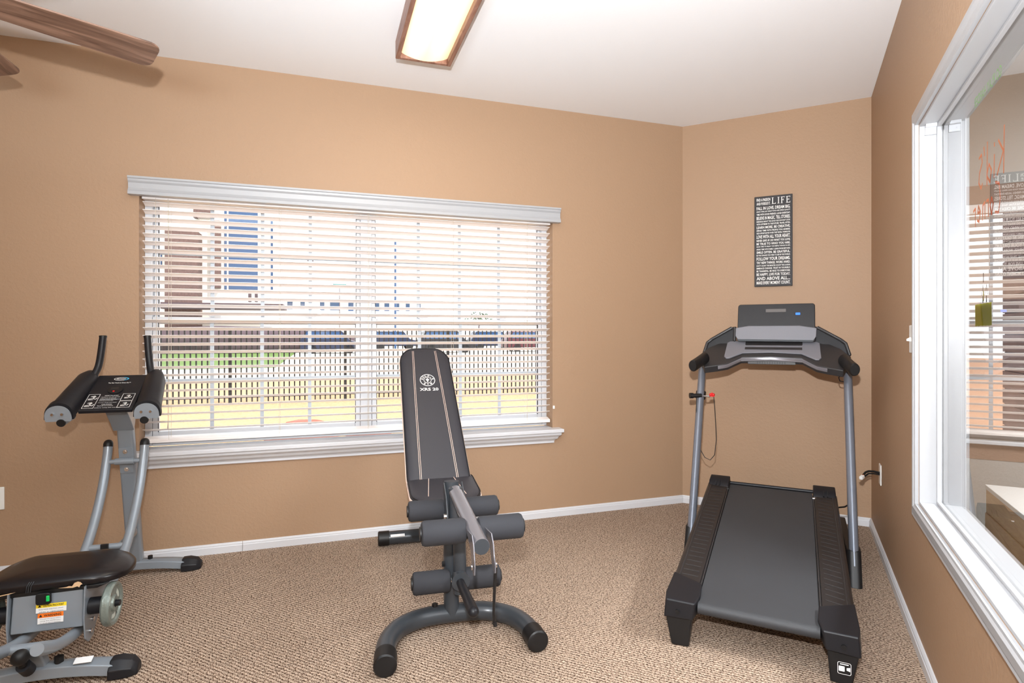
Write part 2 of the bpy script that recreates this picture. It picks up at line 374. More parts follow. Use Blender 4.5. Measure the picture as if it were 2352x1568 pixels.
# baseboards: stepped profile swept along a wall
BB = [(0, 0), (-.014, 0), (-.014, .036), (-.011, .040), (-.011, .046), (-.005, .054), (0, .054)]
def baseboard(name, x0, x1, loc, rz, axis='x', label=''):
    mb = MB()
    if axis == 'x': mb.loft([[(x, p[0], p[1]) for p in BB] for x in (x0, x1)])
    else: mb.loft([[(p[0], x, p[1]) for p in BB] for x in (x0, x1)])
    o = put(mb.build(name, 'trim', smooth=False), loc, rz); o['kind'] = 'structure'; tag(o, label, 'baseboard')
baseboard('baseboard_left', -5.6, -2.925, W2(0, 0), RZ_W, label='white baseboard under the window, left length')
baseboard('baseboard_front', -2.923, 0.0, W2(0, 0), RZ_W, label='white baseboard under the window, right length')
baseboard('baseboard_far', 0.0, 1.171, S2(0, 0), RZ_T, label='white baseboard behind the treadmill')
baseboard('baseboard_right', 0.0, -6.0, R2(0, 0), RZ_T, 'y', label='white baseboard under the interior window')

# ---------------------------------------------------------------- big window (window_1) in the window wall
WX0, WX1, WZ0, WZ1 = -3.435, -1.025, 0.60, 2.03
win = thing('window_1', 'wide white double-hung window with grids behind the slatted blind', 'window', W2(0, 0), RZ_W); win['kind'] = 'structure'
YF = 0.105
mb = MB(); fw = 0.036                                   # outer frame
mb.bx(WX0, WX0+fw, YF, YF+.07, WZ0, WZ1).bx(WX1-fw, WX1, YF, YF+.07, WZ0, WZ1).bx(WX0+fw, WX1-fw, YF, YF+.07, WZ1-fw, WZ1).bx(WX0+fw, WX1-fw, YF, YF+.07, WZ0, WZ0+.045)
XM = -2.237
mb.bx(XM-.034, XM+.034, YF-.004, YF+.07, WZ0+.045, WZ1-fw)
mb.build('window_frame', 'vinyl', win, bevel=.004)
def sash(x0, x1, z0, z1, y, s, ncol, hz):
    mb = MB(); mb.bx(x0, x0+s, y, y+.03, z0, z1).bx(x1-s, x1, y, y+.03, z0, z1).bx(x0+s, x1-s, y, y+.03, z0, z0+s+.004).bx(x0+s, x1-s, y, y+.03, z1-s-.004, z1)
    o = mb.build('sash', 'vinyl', win, bevel=.003)
    g = MB(); 
    for k in range(1, ncol): xx = x0+s+(x1-x0-2*s)*k/ncol; g.bx(xx-.010, xx+.010, y+.010, y+.020, z0+s, z1-s)
    g.bx(x0+s, x1-s, y+.0095, y+.0205, hz-.010, hz+.010)
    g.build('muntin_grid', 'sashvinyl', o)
    q = MB(); q.quad([(x0+s, y+.022, z0+s), (x1-s, y+.022, z0+s), (x1-s, y+.022, z1-s), (x0+s, y+.022, z1-s)]); q.build('pane', 'glass_out', o, smooth=False)
    q = MB()
    q.bx(x0+s-.0035, x0+s, y-.001, y+.012, z0+s, z1-s).bx(x1-s, x1-s+.0035, y-.001, y+.012, z0+s, z1-s); q.build('gasket', 'gasket', o)
for x0, x1 in ((WX0+fw, XM-.034), (XM+.034, WX1-fw)):
    sash(x0+.002, x1-.002, 1.285, WZ1-fw-.002, YF+.034, .024, 4, 1.69)
    sash(x0+.002, x1-.002, WZ0+.047, 1.325, YF+.002, .030, 4, 0.962)
    for xx in (x0+.28*(x1-x0), x0+.74*(x1-x0)):
        mb = MB(); mb.box((xx, YF-.002, 1.334), (.06, .03, .014)).box((xx+.012, YF-.012, 1.345), (.035, .012, .01)); mb.build('sash_lock', 'vinyl', win, bevel=.003)
# stool and moulded apron
mb = MB(); SX0, SX1 = -3.48, -0.975
mb.bx(WX0+.001, WX1-.001, -.001, .104, .575, .599)
mb.bx(SX0, SX1, -.085, 0, .575, .599)
sill = mb.build('trim_1', 'trim', bevel=.005); put(sill, W2(0, 0), RZ_W); struct(sill, 'white window stool ledge under the blind', 'window sill')
prof = [(0, .574), (-.068, .574), (-.068, .560), (-.060, .552), (-.050, .546), (-.040, .530), (-.024, .520), (-.018, .512), (-.018, .500), (0, .500)]
mb = MB(); mb.loft([[(SX0+.012+(.07+p[0])*.65, p[0], p[1]) for p in prof], [(SX1-.012-(.07+p[0])*.65, p[0], p[1]) for p in prof]])
ap = mb.build('trim_2', 'trim', smooth=False); put(ap, W2(0, 0), RZ_W); struct(ap, 'white crown-shaped apron moulding below the window ledge', 'window trim')

# ---------------------------------------------------------------- blind
def make_blind(x0, x1, ztop, zbot, y, frame_loc, rz, label, vx=None):
    bl = thing('window_blind', label, 'blind', frame_loc, rz)
    mb = MB(); n = int(round((ztop-.035-zbot-.03)/.0429)); tilt = math.radians(17)
    for k in range(n):
        z = ztop-.042-k*.0429; rings = []
        for x in (x0+.006, x1-.006):
            r = []
            for j in range(5):
                u = (j/4-.5); dy = .05*u; dz = .0025*(1-4*u*u)
                r.append((x, y+dy*math.cos(tilt)-dz*math.sin(tilt), z-dy*math.sin(tilt)+dz*math.cos(tilt)+.0014))
            for j in range(4, -1, -1):
                u = (j/4-.5); dy = .05*u; dz = .0025*(1-4*u*u)
                r.append((x, y+dy*math.cos(tilt)-dz*math.sin(tilt), z-dy*math.sin(tilt)+dz*math.cos(tilt)-.0014))
            rings.append(r)
        mb.loft(rings)
    mb.build('slats', 'slat', bl)
    mb = MB(); mb.bx(x0+.006, x1-.006, y-.028, y+.026, zbot, zbot+.014).loft([[(x, y-.028, zbot+.014), (x, y-.026, zbot+.019), (x, y+.02, zbot+.030), (x, y+.026, zbot+.014)] for x in (x0+.006, x1-.006)])
    mb.build('bottom_rail', 'slat', bl)
    mb = MB(); mb.bx(x0+.004, x1-.004, y-.028, y+.028, ztop-.02, ztop+.035); mb.build('headrail', 'slat', bl)
    L_ = x1-x0
    for fr in (.055, .29, .5, .72, .93):
        xx = x0+L_*fr; mb = MB()
        for yy in (y-.027, y+.027): mb.cyl((xx, yy, zbot+.01), (xx, yy, ztop), .0008, 5)
        mb.cyl((xx+.006, y-.002, zbot), (xx+.006, y-.002, ztop), .0008, 5)
        mb.build('ladder_cord', 'cord', bl)
    return bl
bl = make_blind(WX0+.004, WX1-.004, 1.985, .632, .050, W2(0, 0), RZ_W, 'wide white slatted blind hanging in the big window behind the bench')
vp = [(0, 2.068), (-.052, 2.068), (-.052, 2.058), (-.046, 2.054), (-.044, 2.044), (-.036, 2.034), (-.034, 2.008), (-.040, 1.996), (-.046, 1.988), (-.046, 1.972), (-.030, 1.972), (0, 1.972)]
mb = MB(); mb.loft([[(-3.475, p[0]-.002, p[1]) for p in vp], [(-.985, p[0]-.002, p[1]) for p in vp]])
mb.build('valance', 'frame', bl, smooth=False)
for xx, z0 in ((-3.36, .93), (-3.30, .74)):
    mb = MB(); mb.tube([(xx, .012, 1.97), (xx+.004, .014, 1.3), (xx, .012, z0)], .0011, 6); mb.tube([(xx, .012, z0), (xx, .012, z0-.03)], [.002, .005], 8); mb.build('pull_cord', 'cord', bl)
mb = MB(); mb.box((-1.018, -.004, .735), (.014, .008, .022)); o = mb.build('cord_cleat', 'plate', bevel=.003); put(o, W2(0, 0), RZ_W); tag(o, 'tiny white cleat on the tan wall at the right edge of the window', 'cleat')

# ---------------------------------------------------------------- interior window (window_2)
w2 = thing('window_2', 'large white-framed interior window to the next room with marker writing', 'window', R2(0, 0), RZ_T); w2['kind'] = 'structure'
def casing(side, name):
    """picture-frame casing with a stepped profile; side -1: this room, +1: other room"""
    mb = MB(); pf = [(0.062, 0), (0.062, .010), (0.056, .014), (.046, .012), (.040, .016), (.014, .018), (.008, .013), (0, .012), (0, 0)]   # (out from opening, proud)
    xb = 0 if side < 0 else T_R
    rings = []
    for (yy, zz, sy, sz) in ((OY0, OZ1, 1, 1), (OY0, OZ0, 1, -1), (OY1, OZ0, -1, -1), (OY1, OZ1, -1, 1), (OY0, OZ1, 1, 1)):
        rings.append([(xb+side*p, yy+sy*o_, zz+sz*o_) for o_, p in pf])
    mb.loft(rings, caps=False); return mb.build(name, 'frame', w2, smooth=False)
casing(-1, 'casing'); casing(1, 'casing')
mb = MB()
for (y0, y1, z0, z1) in ((OY0+.0005, OY0-.012, OZ0, OZ1), (OY1-.0005, OY1+.012, OZ0, OZ1), (OY0-.012, OY1+.012, OZ0, OZ0+.012), (OY0-.012, OY1+.012, OZ1-.012, OZ1)): mb.bx(.001, T_R-.001, y0, y1, z0, z1)
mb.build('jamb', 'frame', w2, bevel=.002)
mb = MB()
for (y0, y1, z0, z1) in ((OY0-.012, OY0-.024, OZ0+.012, OZ1-.012), (OY1+.024, OY1+.012, OZ0+.012, OZ1-.012), (OY0-.024, OY1+.024, OZ0+.012, OZ0+.024), (OY0-.024, OY1+.024, OZ1-.024, OZ1-.012)): mb.bx(.054, .069, y0, y1, z0, z1)
mb.build('glass_stop', 'frame', w2, bevel=.003)
GX = .072
mb = MB(); mb.quad([(GX, OY0-.012, OZ0+.012), (GX, OY1+.012, OZ0+.012), (GX, OY1+.012, OZ1-.012), (GX, OY0-.012, OZ1-.012)])
mb.build('pane', 'glass', w2, smooth=False)
mb = MB(); mb.box((.035, OY0-.018, OZ1-.036), (.036, .012, .028)).box((.035, OY0-.03, OZ1-.018), (.036, .02, .012)); mb.cyl((.028, OY0-.025, OZ1-.036), (.028, OY0-.027, OZ1-.036), .003, 8)
mb.build('blind_bracket', 'vinyl', w2, bevel=.002)
gl = lambda u, v, h: (GX+.002, u, v)
mb = MB(); text_geo(mb, [('GO PLAY HARDER', -2.29, 1.935, .27, .032, .012)], gl); mb.build('green_writing', 'marker_g', w2, smooth=False)
mb = MB()
def stroke(mb, pts, r=.0035):
    P = [Vector((p[0], p[1])) for p in pts]
    for a_, b_ in zip(P[:-1], P[1:]):
        d = (b_-a_); 
        if d.length < 1e-6: continue
        d.normalize(); n = Vector((-d.y, d.x))*r
        mb.quad([gl(*(a_-d*r*.5+n), 0), gl(*(a_-d*r*.5-n), 0), gl(*(b_+d*r*.5-n), 0), gl(*(b_+d*r*.5+n), 0)])
# mirrored handwriting: the words start on the near side
K = [((-2.312, 1.79), (-2.306, 1.665)), ((-2.262, 1.765), (-2.304, 1.725), (-2.250, 1.672)),                       # K
     ((-2.225, 1.735), (-2.222, 1.672)), ((-2.226, 1.760), (-2.225, 1.768)),                                        # i
     ((-2.160, 1.79), (-2.155, 1.665)), ((-2.157, 1.70), (-2.175, 1.722), (-2.198, 1.70), (-2.185, 1.668), (-2.157, 1.69)),   # d
     ((-2.125, 1.785), (-2.130, 1.760)),                                                                           # '
     ((-2.075, 1.765), (-2.100, 1.77), (-2.108, 1.745), (-2.080, 1.72), (-2.072, 1.69), (-2.095, 1.67), (-2.11, 1.68)),       # s
     ((-2.235, 1.655), (-2.268, 1.645), (-2.278, 1.60), (-2.262, 1.565), (-2.232, 1.572)),                         # C
     ((-2.20, 1.62), (-2.215, 1.60), (-2.20, 1.572), (-2.185, 1.60), (-2.20, 1.62)),                               # o
     ((-2.17, 1.572), (-2.17, 1.62), (-2.15, 1.62)), ((-2.135, 1.572), (-2.135, 1.62), (-2.115, 1.615), (-2.110, 1.572)),     # r n
     ((-2.085, 1.60), (-2.06, 1.602), (-2.068, 1.622), (-2.088, 1.60), (-2.075, 1.572), (-2.055, 1.58)),           # e
     ((-2.035, 1.565), (-2.035, 1.62), (-2.012, 1.615))]                                                            # r
for s_ in K: stroke(mb, s_, .0042)
mb.build('orange_writing', 'marker_o', w2, smooth=False)
mb = MB()
for k in range(5): stroke(mb, [(-2.185+k*.034, 1.262), (-2.183+k*.034, 1.312)], .017)
stroke(mb, [(-2.12, 1.33), (-2.121, 1.355)], .006); mb.build('yellow_doodle', 'marker_y', w2, smooth=False)
mb = MB()
for yy in (-2.15, -2.115): stroke(mb, [(yy-.012, 1.345), (yy, 1.375), (yy+.012, 1.345)], .0018); stroke(mb, [(yy, 1.325), (yy, 1.34)], .005)
stroke(mb, [(-2.12, 1.385), (-2.12, 1.41)], .004)
mb.build('black_doodle', 'fence', w2, smooth=False)

# window of the children's room and its blind
w3 = thing('window_3', 'bright window with slatted blind seen through the interior glass', 'window', R2(0, 0), RZ_T); w3['kind'] = 'structure'
mb = MB(); s_ = .04
mb.bx(K_W0, K_W0+s_, .06, .11, K_Z0, K_Z1).bx(K_W1-s_, K_W1, .06, .11, K_Z0, K_Z1).bx(K_W0, K_W1, .06, .11, K_Z0, K_Z0+s_).bx(K_W0, K_W1, .06, .11, K_Z1-s_, K_Z1).bx(K_W0, K_W1, .07, .1, 1.27, 1.31)
for xx in (.62, .99, 1.36, 1.73): mb.bx(xx-.01, xx+.01, .08, .09, K_Z0, K_Z1)
mb.bx(K_W0, K_W1, .08, .09, .95, .97)
mb.build('window_frame', 'vinyl', w3, bevel=.003)
mb = MB(); mb.quad([(K_W0, .095, K_Z0), (K_W1, .095, K_Z0), (K_W1, .095, K_Z1), (K_W0, .095, K_Z1)]); mb.build('pane', 'glass_out', w3, smooth=False)
mb = MB(); mb.bx(K_W0-.03, K_W1+.03, -.035, .059, K_Z0-.022, K_Z0); mb.build('window_sill', 'vinyl', w3, bevel=.004)
make_blind(K_W0+.004, K_W1-.004, 1.965, .63, .030, R2(0, 0), RZ_T, 'white slatted blind seen through the marker-written glass on the right')
M['wall3'] = wall_mat('brown_band_paint', rgb(150, 122, 104))
mb = MB(); mb.bx(T_R, KX1, -.003, 0, 2.0, 2.11).bx(T_R, KX1, -.003, 0, .485, K_Z0-.022)
o = put(mb.build('trim_3', 'wall3', smooth=False), R2(0, 0), RZ_T); struct(o, 'brown painted band above and below the next room window', 'painted band')

# desk-like cabinet in the children's room
dk = thing('storage_cabinet', 'tan low cabinet with white top seen through the interior window', 'cabinet', R2(.455, -.5), RZ_T)
mb = MB(); mb.bx(.004, .75, -1.9, -.004, 0, .42); mb.build('body', 'tan_lam', dk, bevel=.003)
mb = MB(); mb.bx(0, .754, -1.904, 0, .42, .442); mb.build('top', 'white_lam', dk, bevel=.003)
mb = MB(); mb.bx(-.004, .0035, -1.88, -.02, .06, .30); mb.build('side_panel', 'tan_lam', dk, bevel=.002)

# ---------------------------------------------------------------- wall plates
def wallplate(name, label, cat, loc, rz, toggle=False, cover=None):
    t = thing(name, label, cat, loc, rz)
    mb = MB(); mb.bx(-.035, .035, -.006, 0, 0, .115); mb.build('cover_plate', 'plate', t, bevel=.003)
    if toggle:
        mb = MB(); mb.hexa([(-.005, -.006, .048), (.005, -.006, .048), (.005, -.006, .066), (-.005, -.006, .066)], [(-.004, -.020, .050), (.004, -.020, .050), (.004, -.020, .058), (-.004, -.020, .058)]); mb.build('toggle', 'plate', t, bevel=.001)
    return t
RZ_R = RZ_T - PI/2          # local -y faces the room from the right wall
wallplate('light_switch', 'white toggle light switch on the tan wall beside the interior window', 'light switch', R2(0, -1.44, 1.15), RZ_R, True)
wallplate('blank_wall_plate', 'white wall plate at the far left edge of the window wall', 'wall plate', W2(-4.058, 0, .34), RZ_W)
wp = wallplate('cable_wall_plate', 'white wall plate with a black cable coming out, behind the treadmill', 'wall plate', R2(0, -.455, .375), RZ_R)
mb = MB(); mb.tube([(.0, -.004, .066), (.004, -.035, .072), (.02, -.060, .074), (.042, -.078, .070), (.060, -.090, .058)], .006, 10); mb.build('cable', 'deepblack', wp)
mb = MB(); mb.tube([(.0, -.004, .056), (.004, -.035, .060), (.022, -.062, .060), (.046, -.080, .050)], .0045, 10); mb.build('cable', 'deepblack', wp)
mb = MB(); mb.box((.074, -.098, .047), (.032, .018, .018), Matrix.Rotation(-.5, 3, 'Z') @ Matrix.Rotation(.25, 3, 'Y')); mb.build('connector', 'label', wp, bevel=.004)
mb = MB(); mb.tube([(.058, -.088, .060), (.062, -.092, .050), (.056, -.086, .042)], .004, 8); mb.build('orange_wire', 'orange', wp)

# ---------------------------------------------------------------- LIFE sign
sg = thing('wall_sign', 'black rectangular sign of white motivational words headed LIFE above the treadmill', 'sign', S2(.484, 0, 1.552), RZ_T)
SWD, SH = .236, .618
mb = MB(); mb.bx(0, SWD, -.018, 0, 0, SH); mb.build('board', 'signblack', sg, bevel=.003)
rows = [('FALL IN LOVE. DREAM BIG.', .022), ('DRINK WINE, EAT GREAT FOOD AND SPEND QUALITY', .0105), ('TIME WITH GOOD FRIENDS. LAUGH EVERYDAY.', .0125), ('BELIEVE IN MAGIC. TELL STORIES.', .023),
 ('REMINISCE ABOUT THE GOOD OLD DAYS BUT LOOK', .0105), ('WITH OPTIMISM TO THE FUTURE. TRAVEL OFTEN.', .0115), ('LEARN MORE. BE CREATIVE.', .018), ('SPEND TIME WITH PEOPLE YOU ADMIRE.', .0115),
 ('SEIZE OPPORTUNITIES WHEN THEY REVEAL THEMSELVES.', .0105), ('LOVE WITH ALL YOUR HEART.', .024), ('NEVER GIVE UP. DO WHAT YOU LOVE.', .0145), ('BE TRUE TO WHO YOU ARE.', .0155),
 ('MAKE TIME TO ENJOY THE SIMPLE THINGS IN LIFE.', .0105), ('SPEND TIME WITH FAMILY. LEARN FROM MISTAKES.', .0105), ('SMILE OFTEN. BE GRATEFUL.', .0165), ('BE THE CHANGE YOU WISH TO SEE IN THE WORLD.', .0105),
 ('FOLLOW YOUR DREAMS.', .0225), ('TRY NEW THINGS. WORK HARD.', .0165), ("DON'T COUNT THE MINUTES COUNT THE LAUGHS.", .0105), ('EMBRACE CHANGE. TRUST IN YOURSELF.', .0115), ('BE THANKFUL. BE NICE TO EVERYONE.', .0125),
 ('BE HAPPY. LIVE FOR TODAY.', .0185), ('AND ABOVE ALL...', .023), ('MAKE EVERY MOMENT COUNT.', .0215)]
tot = sum(h for _, h in rows); avail = SH-.012-.055-.012; gap = (avail-tot)/len(rows)
z = SH-.012-.052; ln = []
for t_, h in rows:
    z -= h+gap; ln.append((t_, .014, z, SWD-.028, h, .022))
ln += [('FIND A PASSION', .014, SH-.034, .086, .020, .022), ('AND PURSUE IT.', .014, SH-.060, .086, .019, .022)]
mb = MB(); text_geo(mb, ln, lambda u, v, h: (u, -.0188, v))
def lq(x0, z0, x1, z1): mb.quad([(.108+x0, -.0188, SH-.058+z0), (.108+x1, -.0188, SH-.058+z0), (.108+x1, -.0188, SH-.058+z1), (.108+x0, -.0188, SH-.058+z1)])
for x_, bars in ((0, ((.026, 0, .0035), )), (.036, ()), (.056, ((.024, .0405, .044), (.018, .021, .024))), (.088, ((.026, 0, .0035), (.026, .0405, .044), (.019, .021, .024)))):      # serif capitals L I F E
    lq(x_+.004, 0, x_+.009, .044); lq(x_, 0, x_+.013, .002); lq(x_, .042, x_+.013, .044)
    for bx_ in bars:
        z0_, z1_ = (0, .0035) if len(bx_) == 3 and bx_[1] == 0 else (bx_[1], bx_[2]); lq(x_+.009, z0_, x_+bx_[0], z1_)
        lq(x_+bx_[0]-.002, z0_-(.004 if z0_ > .01 else 0), x_+bx_[0], z1_+(.006 if z0_ < .04 else 0))
mb.build('lettering', 'print', sg, smooth=False)

# ---------------------------------------------------------------- ceiling light(s)
def ceiling_light(loc, rz, label, group=None):
    t = thing('ceiling_light', label, 'ceiling light', loc, rz, group)
    Wd, Ln, Hh = .289, 1.22, .092
    mb = MB(); e = .022
    for (x0, x1, y0, y1) in ((-Wd/2, -Wd/2+e, -Ln/2, Ln/2), (Wd/2-e, Wd/2, -Ln/2, Ln/2), (-Wd/2+e, Wd/2-e, -Ln/2, -Ln/2+e), (-Wd/2+e, Wd/2-e, Ln/2-e, Ln/2)): mb.bx(x0, x1, y0, y1, -Hh, 0)
    mb.build('wood_frame', 'oak', t, bevel=.003)
    mb = MB(); nn = 12; r0 = []
    for yy in (-Ln/2+e, Ln/2-e):
        r0.append([(-Wd/2+e+(Wd-2*e)*k/nn, yy, -.062-.030*math.sin(PI*k/nn)**.8) for k in range(nn+1)])
    mb.loft(r0, close=False, caps=False); mb.face([mb.bm.verts.new(p) for p in r0[0]]); mb.face([mb.bm.verts.new(p) for p in r0[1]])
    mb.build('lens', 'lens', t)
    return t
d3 = W2(0, 0)
fl = Vector((-.602, 2.937)); ux = Vector((math.cos(RZ_W), math.sin(RZ_W))); uy = Vector((-math.sin(RZ_W), math.cos(RZ_W)))
cc = fl + ux*.1445 - uy*.61
ceiling_light((cc.x, cc.y, CEIL), RZ_W, 'long wood-framed fluorescent ceiling light glowing warm yellow, top centre')
c2 = Vector((-1.15, -.75))
ceiling_light((c2.x, c2.y, CEIL), RZ_W, 'added wood-framed fill light over the rear of the room, out of frame')  # unseen fixture added behind the camera for fill
kl = R2(1.6, -2.0); ceiling_light((kl.x, kl.y, CEIL), RZ_T, 'added wood-framed fill light in the next room, out of frame')  # unseen fixture added to brighten the next room
def lamp(name, loc, rz, sx, sy, e, col):
    d = bpy.data.lights.new(name, 'AREA'); d.shape = 'RECTANGLE'; d.size = sx; d.size_y = sy; d.energy = e; d.color = col
    o = bpy.data.objects.new(name, d); COL.objects.link(o); o.location = loc; o.rotation_euler = (0, 0, rz)
lamp('ceiling_light_glow', (cc.x, cc.y, CEIL-.1), RZ_W, .24, 1.15, 4, (1, .9, .75))
lamp('rear_fill_glow', (c2.x, c2.y, CEIL-.1), RZ_W, .24, 1.15, 6, (1, .94, .86))  # fill from the added rear fixture
lamp('next_room_fill', (kl.x, kl.y, CEIL-.1), RZ_T, .24, 1.15, 105, (.95, .98, 1))  # fill from the fixture added beyond the glass

# ---------------------------------------------------------------- ceiling fan
HUB = Vector((-1.823, 1.601)); BZ = 2.27
fan = thing('ceiling_fan', 'walnut-bladed ceiling fan at the top left corner', 'ceiling fan', (HUB.x, HUB.y, BZ))
mb = MB(); mb.tube([(0, 0, CEIL-BZ), (0, 0, CEIL-BZ-.05)], [.07, .05], 24).cyl((0, 0, .06), (0, 0, CEIL-BZ-.05), .014); mb.build('downrod', 'bronze', fan)
mb = MB(); mb.tube([(0, 0, .08), (0, 0, .06), (0, 0, -.02), (0, 0, -.06), (0, 0, -.08)], [.06, .11, .12, .09, .03], 32); mb.build('motor', 'bronze', fan)
def blade(ang):
    p = math.radians(15)
    def f(u, v, h): return (v*math.cos(p), u, h+v*math.sin(p))
    out = [(.17, -.054), (.17, .054), (.60, .067), (.69, .068)]
    for k in range(6): a_ = math.radians(90-90*k/5); out.append((.69+.035*math.cos(a_), .033+.035*math.sin(a_)))
    for k in range(6): a_ = math.radians(-90*k/5); out.append((.69+.035*math.cos(a_), -.033+.035*math.sin(a_)))
    out += [(.60, -.067)]
    mb = MB(); mb.prism(out, f, -.003, .003)
    b = mb.build('blade', 'blade', fan, bevel=.0015); b.rotation_euler = (0, 0, -ang)
    mb = MB(); mb.prism([(.08, -.018), (.08, .018), (.16, .022), (.25, .04), (.25, -.04), (.16, -.022)], f, -.010, -.003); mb.build('blade_bracket', 'bronze', b, bevel=.002)
for k in range(6): blade(math.radians(42.0) + k*2*PI/6 - 2*PI/6)

# ================================================================ TREADMILL
tm_o = Vector((-.137*cT + 2.30*sT, .137*sT + 2.30*cT))
tm = thing('treadmill', 'black and grey folding treadmill with inclined deck standing in the corner under the sign', 'treadmill', (tm_o.x, tm_o.y, 0), RZ_T)
al = math.asin(.185/1.31)
def D(x, s, h): return (x, .01+s*math.cos(al)-h*math.sin(al), .168+s*math.sin(al)+h*math.cos(al))
mb = MB(); bw = .212                                     # belt wrapping both rollers
pts = [(0.02, 0), (1.27, 0)]
ring = []
for k in range(9): a_ = PI/2+PI*k/8; ring.append((.03+.024*math.cos(a_), -.024+.024*math.sin(a_)))
for k in range(9): a_ = -PI/2+PI*k/8; ring.append((1.26+.024*math.cos(a_), -.024+.024*math.sin(a_)))
mb.loft([[D(x, s, h) for s, h in ring] for x in (-bw, bw)]); mb.build('running_belt', 'belt', tm)
mb = MB(); mb.loft([[D(x, s, h) for s, h in ((.06, -.012), (1.24, -.012), (1.24, -.04), (.06, -.04))] for x in (-bw-.008, bw+.008)]); mb.build('deck', 'deepblack', tm)
for sgn in (-1, 1):
    xi, xo = sgn*.222, sgn*.330
    mb = MB(); mb.loft([[D(x, s, h) for x, h in ((xi, .012), (xo-sgn*.010, .016), (xo, .008), (xo, -.065), (xi, -.055))] for s in (.10, 1.24)])
    r_ = mb.build('side_rail', 'rail', tm, bevel=.003)
    mb = MB()
    for k in range(26):
        s = .185+k*.040; sk = .018
        mb.loft([[D(xi+sgn*.014, s, .0135), D(xi+sgn*.014, s+.007, .0135), D(xo-sgn*.030, s+.007-sk*(sgn > 0)*1.2, .0155), D(xo-sgn*.030, s-sk*(sgn > 0)*1.2, .0155)],
                 [D(xi+sgn*.014, s+.003, .0150), D(xi+sgn*.014, s+.004, .0150), D(xo-sgn*.030, s+.004-sk*(sgn > 0)*1.2, .0170), D(xo-sgn*.030, s+.003-sk*(sgn > 0)*1.2, .0170)]])
    mb.build('foot_grip_ribs', 'rail', r_, smooth=False)
    mb = MB(); mb.tube([D(xo-sgn*.022, .13, .016), D(xo-sgn*.022, 1.19, .016)], .0028, 8).tube([D(xi-sgn*.004, .12, .004), D(xi-sgn*.004, 1.22, .004)], .004, 8); mb.build('rail_edge', 'dash', r_)
    # rear end cap
    mb = MB()
    top = [D(xi-sgn*.012, .13, .020), D(xo+sgn*.002, .185, .022), D(xo+sgn*.006, .03, .020), D(xo, -.012, .012), D(xi-sgn*.004, -.012, .012), D(xi-sgn*.018, .05, .016)]
    bot = [(xi-sgn*.004, .10, .12), (xo+sgn*.002, .17, .13), (xo+sgn*.010, .03, .105), (xo+sgn*.006, -.010, .108), (xi+sgn*.006, -.006, .112), (xi-sgn*.006, .05, .115)]
    mb.loft([bot, top]); c_ = mb.build('rear_end_cap', 'black', tm, bevel=.006, seg=3)
    mb = MB(); mb.cyl((sgn*.283, -.0135, .138), (sgn*.283, -.004, .138), .0085, 16); mb.build('bolt_recess', 'deepblack', c_)
    mb = MB()
    mb.hexa([(sgn*.242, .004, 0), (sgn*.308, .000, 0), (sgn*.318, .085, 0), (sgn*.248, .085, 0)], [(sgn*.232, .004, .118), (sgn*.332, .000, .113), (sgn*.330, .13, .13), (sgn*.236, .12, .13)])
    mb.build('rear_foot', 'deepblack', tm, bevel=.006, seg=3)
    # front latch blocks
    mb = MB(); mb.loft([[D(x, s, h) for s, h in ((1.19, .012), (1.22, .034), (1.30, .036), (1.315, .0), (1.30, -.05), (1.19, -.05))] for x in (xi-sgn*.006, xo-sgn*.006)])
    l_ = mb.build('front_block', 'black', tm, bevel=.005, seg=3)
    mb = MB()
    for q in (-.009, .009): mb.box(D(sgn*.275+q, 1.205, .026), (.005, .04, .012), Matrix.Rotation(al+.5, 3, 'X'))
    mb.build('latch_slot', 'deepblack', l_)
    mb = MB(); mb.tube([D(sgn*.212, 1.175, .006), D(sgn*.232, 1.175, .006)], .007, 10); mb.build('roller_pin', 'chrome' if sgn > 0 else 'deepblack', l_)
    # upright, boot, floor rail
    mb = MB(); mb.tube([(sgn*.39, .965, .08), (sgn*.392, 1.20, .55), (sgn*.394, 1.43, 1.02)], .022, 20, flat=1.25, up=(1, 0, 0)); mb.build('upright', 'steelgrey', tm)
    mb = MB(); mb.loft([rr for rr in [[(sgn*.39+u, .945+v+zz*.5, zz) for u, v in rrect(.062, .10, .022)] for zz in (0, .06, .155)]]); mb.build('upright_boot', 'deepblack', tm, bevel=.003)
    mb = MB(); mb.bx(sgn*.37, sgn*.41, .94, 1.86, .012, .07); mb.build('base_rail', 'deepblack', tm, bevel=.008)
# sticker on the right rear foot (scan code left out)
fz = lambda u, v, h: (.283+u, -.0005+h*0-.001, .052+v)
def ff(u, v, h): return (.285+u, .0015-.0012-h, .060+v)
mb = MB()
oc = rrect(.042, .042, .006); ic = rrect(.039, .039, .005)
mb.loft([[ff(u, v, .0022) for u, v in oc], [ff(u, v, .0022) for u, v in ic]], caps=False); mb.prism(rrect(.018, .018, .002, cx=-.008, cy=-.002), ff, .0015, .0024)
mb.prism([(.007, .003), (.018, .006), (.018, -.008), (.007, -.005)], ff, .0015, .0024); mb.bx(.272, .298, -.0022, -.0015, .0725, .0755)
mb.build('foot_sticker', 'label', tm, smooth=False)
for y_ in (.99, 1.84): mb = MB(); mb.cyl((-.39, y_, .045), (.39, y_, .045), .018); mb.build('cross_tube', 'deepblack', tm)
mb = MB(); mb.loft([[(x, 1.33, .10), (x, 1.34, .20), (x, 1.45, .25), (x, 1.72, .22), (x, 1.84, .10), (x, 1.80, .06), (x, 1.36, .06)] for x in (-.33, .33)]); mb.build('motor_hood', 'black', tm, bevel=.015, seg=3)
mb = MB(); mb.tube([D(-.22, 1.292, -.002), D(.22, 1.292, -.002)], .010, 12); mb.build('front_bar', 'black', tm)
